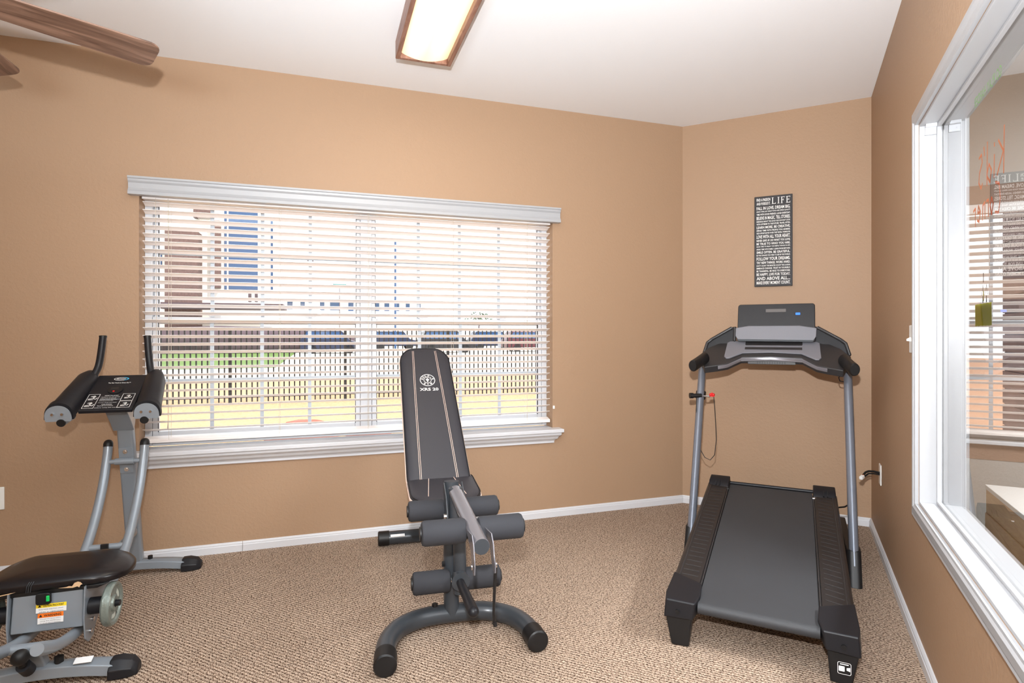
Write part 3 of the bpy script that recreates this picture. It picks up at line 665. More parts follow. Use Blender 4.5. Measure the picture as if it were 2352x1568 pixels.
# console
KS = .55
def pz(y): return 1.0 + KS*(y-1.25)
low = [(-.365, 1.300), (-.288, 1.322), (-.238, 1.340), (-.165, 1.408), (0, 1.420), (.165, 1.408), (.238, 1.340), (.288, 1.322), (.365, 1.300)]
upp = [(-.410, 1.432), (-.362, 1.512), (-.292, 1.571), (-.215, 1.592), (0, 1.597), (.215, 1.592), (.292, 1.571), (.362, 1.512), (.410, 1.432)]
mb = MB(); rings = []
for (lx, ly), (ux_, uy_) in zip(low, upp):
    th_ = .040
    rings.append([(lx, ly, pz(ly)), (lx*.5+ux_*.5, (ly+uy_)/2, pz((ly+uy_)/2)+.004), (ux_, uy_, pz(uy_)), (ux_, uy_+.03, pz(uy_)-.05), (lx, ly+.02, pz(ly)-th_)])
mb.loft(rings); dash = mb.build('console_tray', 'dash', tm, bevel=.006, seg=3)
mb = MB()       # silver front edge
segs = [(lx, ly) for lx, ly in low[1:-1]]
rings = [[(x, y-.003, pz(y)-.004), (x, y-.005, pz(y)-.012), (x, y-.003, pz(y)-.024), (x, y+.006, pz(y)-.026), (x, y+.006, pz(y)-.004)] for x, y in segs]
mb.loft(rings); mb.build('front_edge', 'gunlight', dash)
def cp(u, v, h): return (u, v-h*.48, pz(v)+h*.87+.004)
mb = MB(); gp = [(-.262, 1.40), (-.250, 1.384), (-.232, 1.384), (-.160, 1.440), (0, 1.452), (.160, 1.440), (.232, 1.384), (.250, 1.384), (.262, 1.40), (.258, 1.548), (.240, 1.564), (.0, 1.588), (-.240, 1.564), (-.258, 1.548)]
mb.prism(gp, cp, -.002, .007); gpl = mb.build('control_plate', 'silver', tm, bevel=.003)
mb = MB(); mb.prism(rrect(.318, .044, .008, cx=.008, cy=1.541), cp, .006, .0085); mb.build('button_strip', 'dash', gpl, smooth=False)
mb = MB(); mb.prism([(-.150, 1.474), (.165, 1.474), (.165, 1.498), (-.150, 1.498)], cp, .006, .0085); mb.build('lower_strip', 'dash', gpl, smooth=False)
mb = MB(); mb.bx(-.13, .13, 1.424, 1.45, 1.046, 1.068); spk = mb.build('speaker_panel', 'dash', tm, bevel=.002)
mb = MB()
for k in range(12): mb.box((-.075+k*.0135, 1.424, 1.056), (.006, .003, .014))
mb.build('speaker_slots', 'deepblack', spk, smooth=False)
mb = MB(); mb.loft([[(x, 1.43, 1.070), (x, 1.44, 1.056), (x, 1.55, 1.06), (x, 1.60, 1.12), (x, 1.5, 1.10)] for x in (-.12, .12)]); mb.build('console_underside', 'black', tm, bevel=.006)
# screen panel, leaning back
def sp(u, v, h): return (u, 1.545+(v-1.19)*.36-h*.94, v+h*.34*0+0)
mb = MB(); mb.prism(rrect(.436, .225, (.016, .016, .005, .005), cx=.0175, cy=1.303), sp, -.02, .004)
sc = mb.build('display_panel', 'screen', tm, bevel=.004)
def spp(u, v, h): return (u, 1.545+(v-1.19)*.36-h, v)
mb = MB(); mb.prism(rrect(.114, .020, .001, cx=.019, cy=1.374), spp, .0, .006); mb.build('display_window', 'lcd', sc, smooth=False)
mb = MB(); mb.prism(rrect(.026, .014, .003, cx=.142, cy=1.352), spp, .0, .006); mb.build('blue_indicator', 'blue', sc, smooth=False)
mb = MB(); bb_ = [(-.210, 1.215), (-.196, 1.193), (.226, 1.190), (.240, 1.213), (.242, 1.264), (.150, 1.279), (-.135, 1.279), (-.210, 1.266)]
mb.prism(bb_, spp, -.02, .016); mb.build('book_rest', 'silver', sc, bevel=.004, seg=3)
mb = MB(); mb.prism([(-.205, 1.196), (.232, 1.192), (.222, 1.181), (-.19, 1.183)], spp, -.02, .020); mb.build('book_rest_lip', 'gun', sc, bevel=.002)
# side wings with cup trays
for sgn in (-1, 1):
    X = lambda x: sgn*x+.006
    mb = MB()
    wing = [(.215, 1.183), (.215, 1.275), (.250, 1.270), (.362, 1.200), (.388, 1.176), (.408, 1.105), (.395, 1.085), (.34, 1.14)]
    for (h0, h1) in ((-.03, -.012),): mb.loft([[(X(u), 1.548+(v-1.19)*.30-h, v) for u, v in wing] for h in (h0, h1)])
    wg = mb.build('side_wing', 'black', tm, bevel=.005)
    mb = MB(); fr = [((.240, 1.268), (.362, 1.193)), ((.362, 1.193), (.386, 1.172)), ((.386, 1.172), (.404, 1.108)), ((.223, 1.268), (.223, 1.19))]
    for (a0, a1), (b0, b1) in fr: mb.tube([(X(a0), 1.555+(a1-1.19)*.3, a1), (X(b0), 1.555+(b1-1.19)*.3, b1)], .0095, 10, dome=True)
    mb.build('wing_rim', 'dash', wg)
    # handlebar
    mb = MB(); mb.tube([(sgn*.370, 1.36, 1.080), (sgn*.388, 1.24, 1.060), (sgn*.403, 1.135, 1.043), (sgn*.405, 1.128, 1.042)], [.036, .034, .034, .028], 20, flat=.78, up=(0, 0, 1)); mb.build('handlebar', 'deepblack', tm)
# safety key clip and its lanyard
ck = MB(); ck.cyl((-.394, 1.352, .835), (-.394, 1.375, .868), .030, 20).cyl((-.43, 1.30, .852), (-.385, 1.325, .852), .013, 14).cyl((-.448, 1.29, .852), (-.43, 1.30, .852), .017, 14); ck.build('key_holder', 'deepblack', tm)
mb = MB(); mb.cyl((-.385, 1.325, .850), (-.335, 1.33, .848), .005, 10); mb.build('key_pin', 'chrome', tm)
mb = MB(); mb.box((-.322, 1.325, .856), (.026, .012, .016)).ball((-.330, 1.325, .860), .010).ball((-.316, 1.325, .860), .010).cyl((-.323, 1.325, .862), (-.323, 1.325, .874), .004); mb.build('safety_key', 'red', tm, bevel=.002)
mb = MB(); mb.tube([(-.41, 1.30, .84), (-.408, 1.28, .77), (-.404, 1.27, .66), (-.385, 1.262, .54), (-.355, 1.258, .49), (-.325, 1.258, .478), (-.300, 1.26, .51), (-.292, 1.27, .60), (-.298, 1.29, .70), (-.306, 1.31, .79), (-.312, 1.32, .848)], .0022, 8); mb.build('lanyard', 'deepblack', tm)
mb = MB(); mb.tube([(.36, 1.37, 1.00), (.345, 1.36, .985), (.352, 1.37, .965), (.385, 1.42, .955)], .003, 8); mb.build('wire', 'deepblack', tm)
mb = MB(); mb.tube([(.33, 1.20, .30), (.36, 1.12, .33), (.388, 1.10, .36)], .004, 8); mb.build('wire', 'deepblack', tm)

# ================================================================ WEIGHT BENCH
bn = thing('weight_bench', 'charcoal padded weight bench with foam rollers standing in front of the window', 'weight bench', (-.25, 2.40, 0), math.radians(14.5))
mb = MB(); P = [(-.288, -.250, .041), (-.277, -.15, .041), (-.235, -.06, .042), (-.165, -.012, .046), (-.08, 0, .052), (.08, 0, .052), (.165, -.012, .046), (.235, -.06, .042), (.275, -.14, .041), (.288, -.235, .041)]
def smoothpath(P, n=4):
    P = [Vector(p) for p in P]; out = []
    for i in range(len(P)-1):
        p0, p1, p2, p3 = P[max(i-1, 0)], P[i], P[i+1], P[min(i+2, len(P)-1)]
        for k in range(n):
            t = k/n; out.append(.5*((2*p1)+(-p0+p2)*t+(2*p0-5*p1+4*p2-p3)*t*t+(-p0+3*p1-3*p2+p3)*t**3))
    out.append(P[-1]); return out
mb.tube(smoothpath(P), .0375, 28); mb.build('front_base', 'gun', bn)
for sg_ in (-1, 1):
    mb = MB(); yq = -.018 if sg_ < 0 else 0; mb.tube([(sg_*.285, -.215+yq, .042), (sg_*.289, -.285+yq, .042), (sg_*.289, -.290+yq, .042)], [.042, .042, .037], 28); mb.build('base_cap', 'deepblack', bn)
mb = MB(); mb.cyl((-.235, 1.0, .042), (.235, 1.0, .042), .0375, 28); rb = mb.build('rear_base', 'gun', bn)
for sg_ in (-1, 1):
    mb = MB(); mb.tube([(sg_*.222, 1.0, .042), (sg_*.280, 1.0, .042), (sg_*.285, 1.0, .042)], [.041, .041, .036], 28); mb.build('base_cap', 'deepblack', bn)
mb = MB(); mb.box((-.175, .964, .064), (.08, .004, .016), Matrix.Rotation(-.9, 3, 'X')); mb.build('base_label', 'label', rb)
mb = MB(); mb.tube([(-.006, -.005, .055), (-.006, .01, .3), (0, .035, .60)], .0325, 28); mb.build('front_post', 'gun', bn)
mb = MB(); mb.tube([(0, .02, .40), (0, .45, .36), (0, 1.0, .065)], .028, 20); mb.build('main_beam', 'gun', bn)
mb = MB(); mb.tube([(0, .40, .36), (0, .78, .80)], .02, 16).cyl((-.09, .36, .40), (-.09, .95, 1.04), .014).cyl((.09, .36, .40), (.09, .95, 1.04), .014).tube([(0, .70, .20), (0, .80, .84)], .018, 12); mb.build('backrest_support', 'gun', bn)
# pads
def pad(name, W_, L_, origin, ang, t, rads, taper=1.0, shear=0.0):
    """pad lying in a plane that leans back by ang; origin = centre of its lower edge"""
    ca, sa = math.cos(ang), math.sin(ang)
    def f(u, v, h): return (origin[0]+u+shear*v/L_, origin[1]+v*ca-h*sa, origin[2]+v*sa+h*ca)
    def tp(o_, g): return [(u*(1+(taper-1)*(v/L_))*(1+g/W_*2), (v-L_/2)*(1+g/L_*2)+L_/2) for u, v in o_]
    out = rrect(W_, L_, rads, n=8, cy=L_/2)
    mb = MB(); rings = []
    for g, h in ((-.022, -t*.5), (-.006, -t*.46), (0, -t*.30), (0, t*.22), (-.004, t*.38), (-.014, t*.5), (-.04, t*.56)): rings.append([f(u, v, h) for u, v in tp(out, g)])
    mb.loft(rings); p = mb.build(name, 'leather', bn, ang=60)
    mb = MB(); mb.loft([[f(u, v, h) for u, v in tp(out, g)] for g, h in ((0, -t*.16), (.0035, -t*.10), (.0035, t*.12), (0, t*.17))]); mb.build('cream_side_band', 'cream', p, ang=60)
    q = MB(); pp = [f(u, v, t*.40) for u, v in tp(out, -.003)]; q.tube(pp+[pp[0]], .0022, 6, caps=False); q.build('edge_piping', 'deepblack', p)
    return p, f
bang = math.atan2(.635, .615)
bp_, bf = pad('backrest', .312, .905, (-.008, .365, .480), bang, .052, (.10, .10, .055, .055), .90, -.018)
mb = MB()
for sx in (-1, 1):
    for q in (0, .0075):
        mb.tube([bf(sx*(.086+q), .01, .0298), bf(sx*(.080+q), .25, .0302), bf(sx*(.070+q), .60, .0302), bf(sx*(.060+q), .875, .0285)], .0011, 6)
mb.build('cream_stitching', 'cream', bp_)
# emblem and model name on the pad
mb = MB(); EC = (0.0, .655); HP = .0306
def ef(u, v, h): return bf(u, v, HP+h)
def ringg(r0, r1, n=40):
    for k in range(n):
        a0, a1 = 2*PI*k/n, 2*PI*(k+1)/n
        mb.quad([ef(EC[0]+r*math.cos(a_), EC[1]+r*math.sin(a_)*1.0, 0) for r, a_ in ((r0, a0), (r1, a0), (r1, a1), (r0, a1))])
ringg(.0385, .042); ringg(.019, .0215)
def arc_text(st, r, amid, step, size, inward=False):
    for i, ch in enumerate(st):
        a_ = amid-(i-(len(st)-1)/2)*step*(-1 if inward else 1); cc_, ss = math.cos(a_), math.sin(a_)
        if ch == ' ': continue
        wd = size*(.35 if ch == "'" else .85)
        if inward: f3 = lambda u, v, h, c=cc_, s=ss: ef(EC[0]+(r-v)*c-u*s*1, EC[1]+(r-v)*s+u*c*1, 0)
        else: f3 = lambda u, v, h, c=cc_, s=ss: ef(EC[0]+(r+v)*c+u*s, EC[1]+(r+v)*s-u*c, 0)
        text_geo(mb, [(ch, -wd/2, -size/2, wd, size*(.4 if ch == "'" else 1), .03)], f3)
arc_text("GOLD'S", .030, PI/2, math.radians(30), .0115)
arc_text('GYM', .030, -PI/2, math.radians(36), .0115, inward=True)
# small lifter figure
for a_, b_, r in (((0, -.013), (0, .008), .0035), ((-.010, .004), (.010, .004), .0022), ((-.007, -.002), (0, .008), .002), ((.007, -.002), (0, .008), .002), ((0, .008), (0, .014), .0035)):
    d = (Vector(b_)-Vector(a_)).normalized(); n_ = Vector((-d.y, d.x))*r
    mb.quad([ef(EC[0]+p.x, EC[1]+p.y, 0) for p in (Vector(a_)+n_, Vector(a_)-n_, Vector(b_)-n_, Vector(b_)+n_)])
text_geo(mb, [('XRS 20', -.048, .580, .102, .020, .02)], ef)
mb.build('round_emblem', 'print', bp_, smooth=False)
sp_, sf = pad('seat', .325, .36, (0, .10, .470), math.radians(6), .055, (.06, .06, .12, .12))
mb = MB(); mb.tube([sf(-.055, .33, .031), sf(-.085, .06, .031)], .0016, 6).tube([sf(.055, .33, .031), sf(.085, .06, .031)], .0016, 6); mb.build('cream_stitching', 'cream', sp_)
mb = MB(); mb.box((0, .26, .43), (.16, .22, .012)); mb.build('seat_bracket', 'gun', bn)
# leg developer
def rollers(y, z, l0, l1, r0, r1, r):
    mb = MB(); mb.cyl((l0+.01, y, z), (r1-.01, y, z), .011, 14); mb.build('roller_bar', 'chrome', bn)
    for s_, xi, xo in ((-1, l1, l0), (1, r0, r1)):
        mb = MB(); mb.roller((xi, y, z), (xo, y, z), r); f_o = mb.build('foam_roller', 'foam', bn)
        mb = MB(); mb.cyl((xo, y, z), (xo+s_*.005, y, z), r*.55, 18); mb.build('roller_cap', 'deepblack', f_o)
rollers(.055, .477, -.182, -.030, .046, .206, .043)
rollers(-.375, .528, -.168, -.010, .034, .200, .044)
rollers(-.045, .212, -.172, -.018, .026, .192, .045)
mb = MB(); mb.tube([(.004, -.045, .575), (.010, -.30, .550), (.014, -.545, .528)], .0275, 28); arm = mb.build('lifting_arm', 'gunlight', bn)
mb = MB(); mb.cyl((.014, -.5455, .528), (.014, -.5475, .528), .0262, 28); mb.build('arm_end_plug', 'gun', arm)
mb = MB(); mb.tube([(.004, -.052, .44), (.004, -.052, .592)], .028, 24).tube([(.004, -.052, .592), (.004, -.052, .597)], [.029, .025], 24); mb.build('pivot_collar', 'gun', bn)
for s_ in (-1, 1):       # hinge flanges
    x = s_*.038+.004
    fl_ = [(.02, .60), (-.05, .555), (-.085, .50), (-.088, .455), (-.075, .435), (-.055, .435), (-.02, .49), (.03, .56)]
    mb = MB(); mb.loft([[(xx, u, v) for u, v in fl_] for xx in (x-.0025, x+.0025)]); h_ = mb.build('hinge_plate', 'gun', bn, bevel=.001)
    mb = MB(); mb.cyl((x+s_*.003, -.070, .485), (x+s_*.014, -.070, .485), .010, 8); mb.build('hinge_bolt', 'chrome', h_)
    x = s_*.033+.020
    fl_ = [(-.40, .545), (-.52, .560), (-.548, .535), (-.562, .50), (-.575, .475), (-.572, .447), (-.552, .438), (-.530, .455), (-.505, .50), (-.46, .52)]
    mb = MB(); mb.loft([[(xx+s_*(max(0, .5-v)*.03), u, v) for u, v in fl_] for xx in (x-.002, x+.002)]); h_ = mb.build('fork_plate', 'gunlight', bn, bevel=.001)
    mb = MB(); mb.cyl((x+s_*.006, -.552, .466), (x+s_*.010, -.552, .466), .009, 14); mb.build('fork_bushing', 'chrome', h_)
mb = MB(); mb.tube([(.016, -.06, .45), (.020, -.065, .30), (.020, -.065, .165)], .0265, 24); mb.build('leg_lever', 'gun', bn)
mb = MB(); mb.cyl((.018, -.065, .232), (.016, -.112, .230), .033, 28).cyl((.016, -.110, .230), (.016, -.116, .230), .037, 28); mb.build('weight_collar', 'gun', bn)
mb = MB(); mb.tube([(.014, -.112, .228), (.014, -.26, .236), (.014, -.395, .243)], [.0165, .0185, .0205], 22, dome=True); mb.build('weight_post', 'black', bn)
mb = MB(); mb.tube([(.060, -.552, .466), (.058, -.545, .40), (.058, -.53, .30), (.062, -.525, .262)], [.006, .0055, .0045, .006], 10); mb.tube([(.062, -.525, .262), (.064, -.530, .25)], [.009, .005], 10); mb.build('hook_strap', 'deepblack', bn)
for x_ in (-.075, .065):
    mb = MB(); mb.cyl((x_, .002, .085), (x_, .002, .100), .012, 6); mb.build('base_bolt', 'deepblack', bn)
mb = MB(); mb.cyl((-.034, -.005, .265), (-.046, -.005, .265), .012, 6); mb.build('base_bolt', 'deepblack', bn)

# ================================================================ ABDOMINAL MACHINE
ac = thing('abdominal_trainer', 'silver abdominal trainer with black kneeling seat and arm pads at the left', 'abdominal machine', (-1.947, 2.98, 0), math.radians(16.65))
def footbar(y, L_, nm):
    mb = MB(); rings = []
    for k in range(13):
        x = -L_+2*L_*k/12; z0 = .052-.022*(abs(x)/L_)**2; hw = .030
        rings.append([(x, y-hw-.012*(abs(x)/L_)**2, z0-.022), (x, y-hw*.8-.012*(abs(x)/L_)**2, z0+.014), (x, y-hw*.3, z0+.022), (x, y+hw*.5, z0+.022), (x, y+hw, z0+.012), (x, y+hw, z0-.022)])
    mb.loft(rings); o = mb.build(nm, 'silverpaint', ac, bevel=.004)
    for s_ in (-1, 1):
        mb = MB(); x0 = s_*(L_-.035); x1 = s_*(L_+.055)
        def rg(x, k): return [(x, y-.048*k, .002), (x, y-.046*k, .030*k+.004), (x, y-.018*k, .060*k), (x, y+.022*k, .060*k), (x, y+.036*k, .030*k+.004), (x, y+.036*k, .002)]
        mb.loft([rg(x0, 1), rg(s_*L_, 1.02), rg(s_*(L_+.035), .88), rg(x1, .55)]); mb.build('rubber_foot', 'black', o, bevel=.005)
    return o
fb = footbar(-1.03, .25, 'front_base'); rbx = footbar(-.07, .25, 'rear_base')
mb = MB(); mb.box((.135, -1.047, .075), (.055, .026, .002), Matrix.Rotation(.35, 3, 'X')); mb.build('base_label', 'label', fb)
for x_ in (-.055, .055):
    mb = MB(); mb.cyl((x_, -1.03, .07), (x_, -1.03, .092), .014, 18); mb.build('rubber_stop', 'deepblack', fb)
    mb = MB(); mb.cyl((x_*1.2, -.07, .07), (x_*1.2, -.07, .088), .011, 18); mb.build('rubber_stop', 'deepblack', rbx)
# column: rounded rectangular tube leaning forward
def bar(mb, p0, p1, w_, d_, r=.01):
    mb.loft([[(p[0]+u, p[1]+v, p[2]) for u, v in rrect(w_, d_, r)] for p in (p0, p1)]); return mb
mb = MB(); bar(mb, (0, -.065, .06), (0, -.215, .80), .068, .045, .012); col_ = mb.build('column', 'silverpaint', ac)
mb = MB(); mb.loft([[(x, -.235, .76), (x, -.20, .85), (x, -.33, .95), (x, -.40, .93), (x, -.27, .80)] for x in (-.045, .045)]); mb.build('console_bracket', 'silverpaint', ac, bevel=.004)
for z_ in (.655, .565):
    mb = MB(); y_ = -.065-.15*(z_-.06)/.74-.023; mb.cyl((0, y_, z_), (0, y_-.010, z_), .010, 14).cyl((0, y_-.010, z_), (0, y_-.014, z_), .006, 6); mb.build('column_bolt', 'chrome', ac)
mb = MB(); y_ = -.065-.15*(.605-.06)/.74-.024; mb.prism(rrect(.058, .13, .006, cy=.61), lambda u, v, h: (u, y_-(v-.605)*.2-h, v), 0, .004); mb.build('column_plate', 'silverpaint', ac, bevel=.001)
RP = [(-.195, .69), (-.215, .62), (-.26, .51), (-.33, .40), (-.43, .29), (-.56, .205), (-.72, .15), (-.88, .132), (-1.02, .145), (-1.14, .178), (-1.235, .22)]
for s_ in (-1, 1):
    mb = MB(); mb.tube(smoothpath([(s_*.078, y, z) for y, z in RP]), .0195, 20); r_ = mb.build('curved_rail', 'silverpaint', ac)
    mb = MB(); mb.tube([(s_*.078, -.198, .680), (s_*.078, -.1945, .694)], .0205, 20, dome=True); mb.build('rail_cap', 'deepblack', r_)
mb = MB(); mb.cyl((-.078, -.222, .61), (.078, -.222, .61), .011, 14).cyl((-.04, -.222, .61), (.04, -.222, .61), .016, 14); mb.build('rail_crossbar', 'silverpaint', ac)
mb = MB(); mb.cyl((-.078, -.45, .275), (.078, -.45, .275), .014, 16).tube([(.05, -.45, .27), (.03, -.20, .25), (0, -.10, .24)], .016, 12); cbx = mb.build('lower_crossbar', 'silverpaint', ac)
mb = MB(); mb.box((0, -.468, .278), (.03, .012, .032)); mb.build('clip', 'deepblack', cbx, bevel=.002)
mb = MB(); mb.tube([(0, -.468, .262), (.02, -.475, .245), (.06, -.47, .255), (.075, -.46, .262)], .0015, 6); mb.build('clip_wire', 'chrome', cbx)
mb = MB(); mb.cyl((-.078, -1.08, .158), (.078, -1.08, .158), .016, 16); mb.build('front_crossbar', 'silverpaint', ac)
mb = MB(); bar(mb, (.0, -1.02, .06), (0, -1.075, .150), .045, .040, .008); mb.build('front_post', 'silverpaint', ac)
mb = MB(); mb.cyl((-.01, -1.085, .085), (-.01, -1.12, .120), .021, 16); mb.build('knob_collar', 'black', ac)
mb = MB(); mb.ball((-.012, -1.135, .155), .026, 20).cyl((-.011, -1.12, .12), (-.012, -1.13, .15), .012); mb.build('adjustment_knob', 'deepblack', ac)
# carriage
mb = MB(); mb.hexa([(-.111, -.985, .165), (.111, -.985, .165), (.111, -.80, .165), (-.111, -.80, .165)], [(-.107, -.972, .308), (.107, -.972, .308), (.107, -.80, .308), (-.107, -.80, .308)])
cg = mb.build('carriage', 'silverpaint', ac, bevel=.006)
for s_ in (-1, 1):
    mb = MB(); sd = [(-.985, .31), (-.995, .20), (-.985, .12), (-.955, .095), (-.915, .10), (-.885, .14), (-.84, .17), (-.79, .20), (-.78, .32)]
    mb.loft([[(x, u, v) for u, v in sd] for x in (s_*.113, s_*.118)]); sp2 = mb.build('side_plate', 'silverpaint', ac, bevel=.002)
    for (u, v) in ((-.960, .205), (-.925, .165), (-.945, .130)):
        mb = MB(); mb.cyl((s_*.118, u, v), (s_*.124, u, v), .008, 14); mb.build('plate_bolt', 'chrome', sp2)
    mb = MB(); mb.cyl((s_*.118, -.945, .222), (s_*.160, -.945, .222), .030, 24).cyl((s_*.16, -.945, .222), (s_*.173, -.945, .222), .018, 14).cyl((s_*.173, -.945, .222), (s_*.215, -.945, .222), .011, 14); mb.build('weight_peg', 'black', ac)
# seat with worn edge
def seat_z(x, y): return .340+.012*math.cos(x*7)-.006*max(0, abs(x)-.14)/.08+.04*(y+.86)
SO = rrect(.46, .26, (.11, .09, .06, .125), n=8, cy=-.855)
mb = MB(); rings = []
for g, h in ((.78, -.034), (.93, -.033), (.995, -.026), (1.0, -.010), (.97, -.002), (.88, .007), (.70, .013), (.35, .016)):
    rings.append([((u*g), ((v+.855)*g-.855), seat_z(u*g, (v+.855)*g-.855)+h) for u, v in SO])
mb.loft(rings); st_ = mb.build('seat', 'seatleather', ac, ang=60)
mb = MB(); mb.hexa([(-.16, -.975, .290), (.15, -.975, .296), (.15, -.76, .296), (-.16, -.76, .290)], [(-.21, -.975, .312), (.19, -.975, .312), (.19, -.745, .312), (-.21, -.745, .312)]); mb.build('seat_base', 'deepblack', ac, bevel=.006)
def seat_edge(x, hh, off=.0015):      # a point on the front edge of the seat
    return (x, -.985-off-.0015, seat_z(x, -.985)+hh*.72)
mb = MB()
tp_ = [(.035, -.042), (.060, -.040), (.068, -.036), (.078, -.038), (.085, -.022), (.096, -.016), (.104, -.020), (.110, -.030), (.104, -.034), (.100, -.046), (.094, -.040), (.080, -.046), (.06, -.045)]
mb.face([mb.bm.verts.new(seat_edge(*p)) for p in tp_]); mb.face([mb.bm.verts.new(seat_edge(*p)) for p in ((-.20, -.040), (-.12, -.040), (-.09, -.037), (-.11, -.043), (-.20, -.046))]); mb.build('torn_vinyl', 'tear', st_, smooth=False)
mb = MB()
for q in (-.062, -.056, -.049): mb.tube([(q, -.9855, seat_z(q, -.985)-.036), (q+.003, -.9865, seat_z(q, -.985)-.014), (q+.008, -.978, seat_z(q, -.985)-.001)], .0012, 6)
mb.build('seam_stitching', 'gun', st_)
# counter on the carriage with its green button
mb = MB(); mb.loft([[(x, -.990+dx, z) for x, z in rrect(.046, .042, .010, cx=-.010, cy=.283)] for dx in (0, .012)]); ct = mb.build('counter', 'deepblack', ac, bevel=.003)
mb = MB(); mb.box((.006, -.992, .285), (.010, .006, .020)); mb.build('green_button', 'green', ct, bevel=.002)
def cf(u, v, h): return (u, -.9875+(v-.165)*.085-h, v)
def sticker(x0, z0, w_, h, colr, head, lines):
    mb = MB(); mb.prism([(x0, z0), (x0+w_, z0), (x0+w_, z0+h), (x0, z0+h)], cf, 0, .001); o = mb.build('warning_label', 'label', cg, smooth=False)
    mb = MB(); hh = h*.42; mb.prism([(x0, z0+h-hh), (x0+w_, z0+h-hh), (x0+w_, z0+h), (x0, z0+h)], cf, .0004, .0014); mb.build('label_header', colr, cg, smooth=False)
    mb = MB(); text_geo(mb, [(head, x0+w_*.24, z0+h-hh*.78, w_*.68, hh*.55, .02)]+[(t_, x0+w_*.1, z0+(h-hh)*(1-(i+1)/len(lines))+.001, w_*.8, (h-hh)/len(lines)*.42, .01) for i, t_ in enumerate(lines)], lambda u, v, hq: cf(u, v, .0018))
    mb.face([mb.bm.verts.new(cf(*p)) for p in ((x0+w_*.06, z0+h-hh*.8, .0018), (x0+w_*.18, z0+h-hh*.8, .0018), (x0+w_*.12, z0+h-hh*.15, .0018))]); mb.build('label_text', 'fence', cg, smooth=False)
sticker(-.034, .232, .092, .030, 'yellow', 'CAUTION: PINCH POINT', ['Keep hands away from wheels', 'while in operation'])
sticker(-.028, .194, .078, .036, 'orange', 'WARNING', ['Consult your doctor before', 'using this equipment', 'Do not use without supervision'])
# weight plates
for s_ in (-1, 1):
    wpn = thing('weight_plate', ('grey hammered 5 lb weight plate on the right peg of the abdominal trainer' if s_ > 0 else 'grey weight plate half hidden on the left peg of the abdominal trainer'), 'weight plate', (0, 0, 0), 0, None)
    c = Vector((s_*.187, -.945, .222)); rz = math.radians(16.65)
    wpn.location = (-1.947+c.x*math.cos(rz)-c.y*math.sin(rz), 2.98+c.x*math.sin(rz)+c.y*math.cos(rz), c.z); wpn.rotation_euler = (0, 0, rz)
    q = MB(); n = 48; R_ = .078
    prof = [(.014, -.013), (.014, .013), (.026, .013), (.030, .006), (.060, .006), (.064, .012), (.073, .014), (R_, .008), (R_, -.008), (.073, -.014), (.064, -.012), (.060, -.006), (.030, -.006), (.026, -.013)]
    q.loft([[(h, r*math.cos(2*PI*k/n), r*math.sin(2*PI*k/n)) for r, h in prof] for k in range(n)]+[[(h, r, 0) for r, h in prof]], caps=False)
    bmesh.ops.remove_doubles(q.bm, verts=q.bm.verts, dist=1e-5)
    disc = q.build('disc', 'iron', wpn)
    q = MB()
    for k in range(3):
        a_ = 2*PI*k/3+.5; q.prism([(r*math.cos(a_+t), r*math.sin(a_+t)) for r, t in ((.038, -.35), (.038, 0), (.038, .35), (.053, .38), (.054, 0), (.053, -.38))], lambda u, v, h: (s_*h, u, v), .0062, .0068)
    q.build('grip_opening', 'opening', wpn, smooth=False)
    q = MB(); text_geo(q, [('5', -.026, .036, .010, .015, .02), ('LB', .014, -.052, .02, .014, .02)], lambda u, v, h: (s_*.0072, s_*u, v)); q.build('raised_numbers', 'chrome', wpn, smooth=False)
# arm-pad console
def cz(y): return .885+(y+.47)*.62
mb = MB(); mb.hexa([(-.105, -.455, cz(-.455)-.02), (.105, -.455, cz(-.455)-.02), (.105, -.235, cz(-.235)-.02), (-.105, -.235, cz(-.235)-.02)], [(-.105, -.462, cz(-.462)), (.105, -.462, cz(-.462)), (.102, -.235, cz(-.235)), (-.102, -.235, cz(-.235))])
pn = mb.build('console_panel', 'black', ac, bevel=.004)
cn = math.atan(.62)
def pf(u, v, h): return (u, -.462+v*math.cos(cn)-h*math.sin(cn), cz(-.462)+v*math.sin(cn)+h*math.cos(cn)+.0008)
mb = MB(); nn = 36
for (ra, rb_, wa, wb, cx_, cy_) in ((.030, .027, .0125, .0100, 0, .232),):
    for k in range(nn):
        a0, a1 = 2*PI*k/nn, 2*PI*(k+1)/nn
        mb.quad([pf(cx_+ra*math.cos(a0), cy_+wa*math.sin(a0), .0005), pf(cx_+ra*math.cos(a1), cy_+wa*math.sin(a1), .0005), pf(cx_+rb_*math.cos(a1), cy_+wb*math.sin(a1), .0005), pf(cx_+rb_*math.cos(a0), cy_+wb*math.sin(a0), .0005)])
text_geo(mb, [('AbCoaster', -.020, .228, .040, .010, .02), ('The Fast Track to Great Abs\u2122', -.045, .197, .092, .0075, .02), ('HOW TO START', -.030, .100, .055, .005, .02),
   ('1 Kneel on the seat carriage', -.042, .089, .075, .005, .01), ('2 Place arms on the pads', -.042, .080, .062, .005, .01), ('3 Hold both handles', -.042, .071, .068, .005, .01), ('4 Pull knees up toward chest', -.042, .062, .055, .005, .01),
   ('5 Lower slowly and repeat', -.042, .049, .072, .005, .01), ('CAUTION', -.025, .036, .040, .005, .02), ('Read all instructions', -.038, .026, .06, .005, .01), ('before using this machine', -.045, .012, .1, .005, .01)], lambda u, v, h: pf(u, v, .0006))
def frame_rect(x0, y0, x1, y1, t_=.0016):
    for a_, b_, c_, d_ in ((x0, y0, x1, y0+t_), (x0, y1-t_, x1, y1), (x0, y0, x0+t_, y1), (x1-t_, y0, x1, y1)): mb.quad([pf(a_, b_, .0007), pf(c_, b_, .0007), pf(c_, d_, .0007), pf(a_, d_, .0007)])
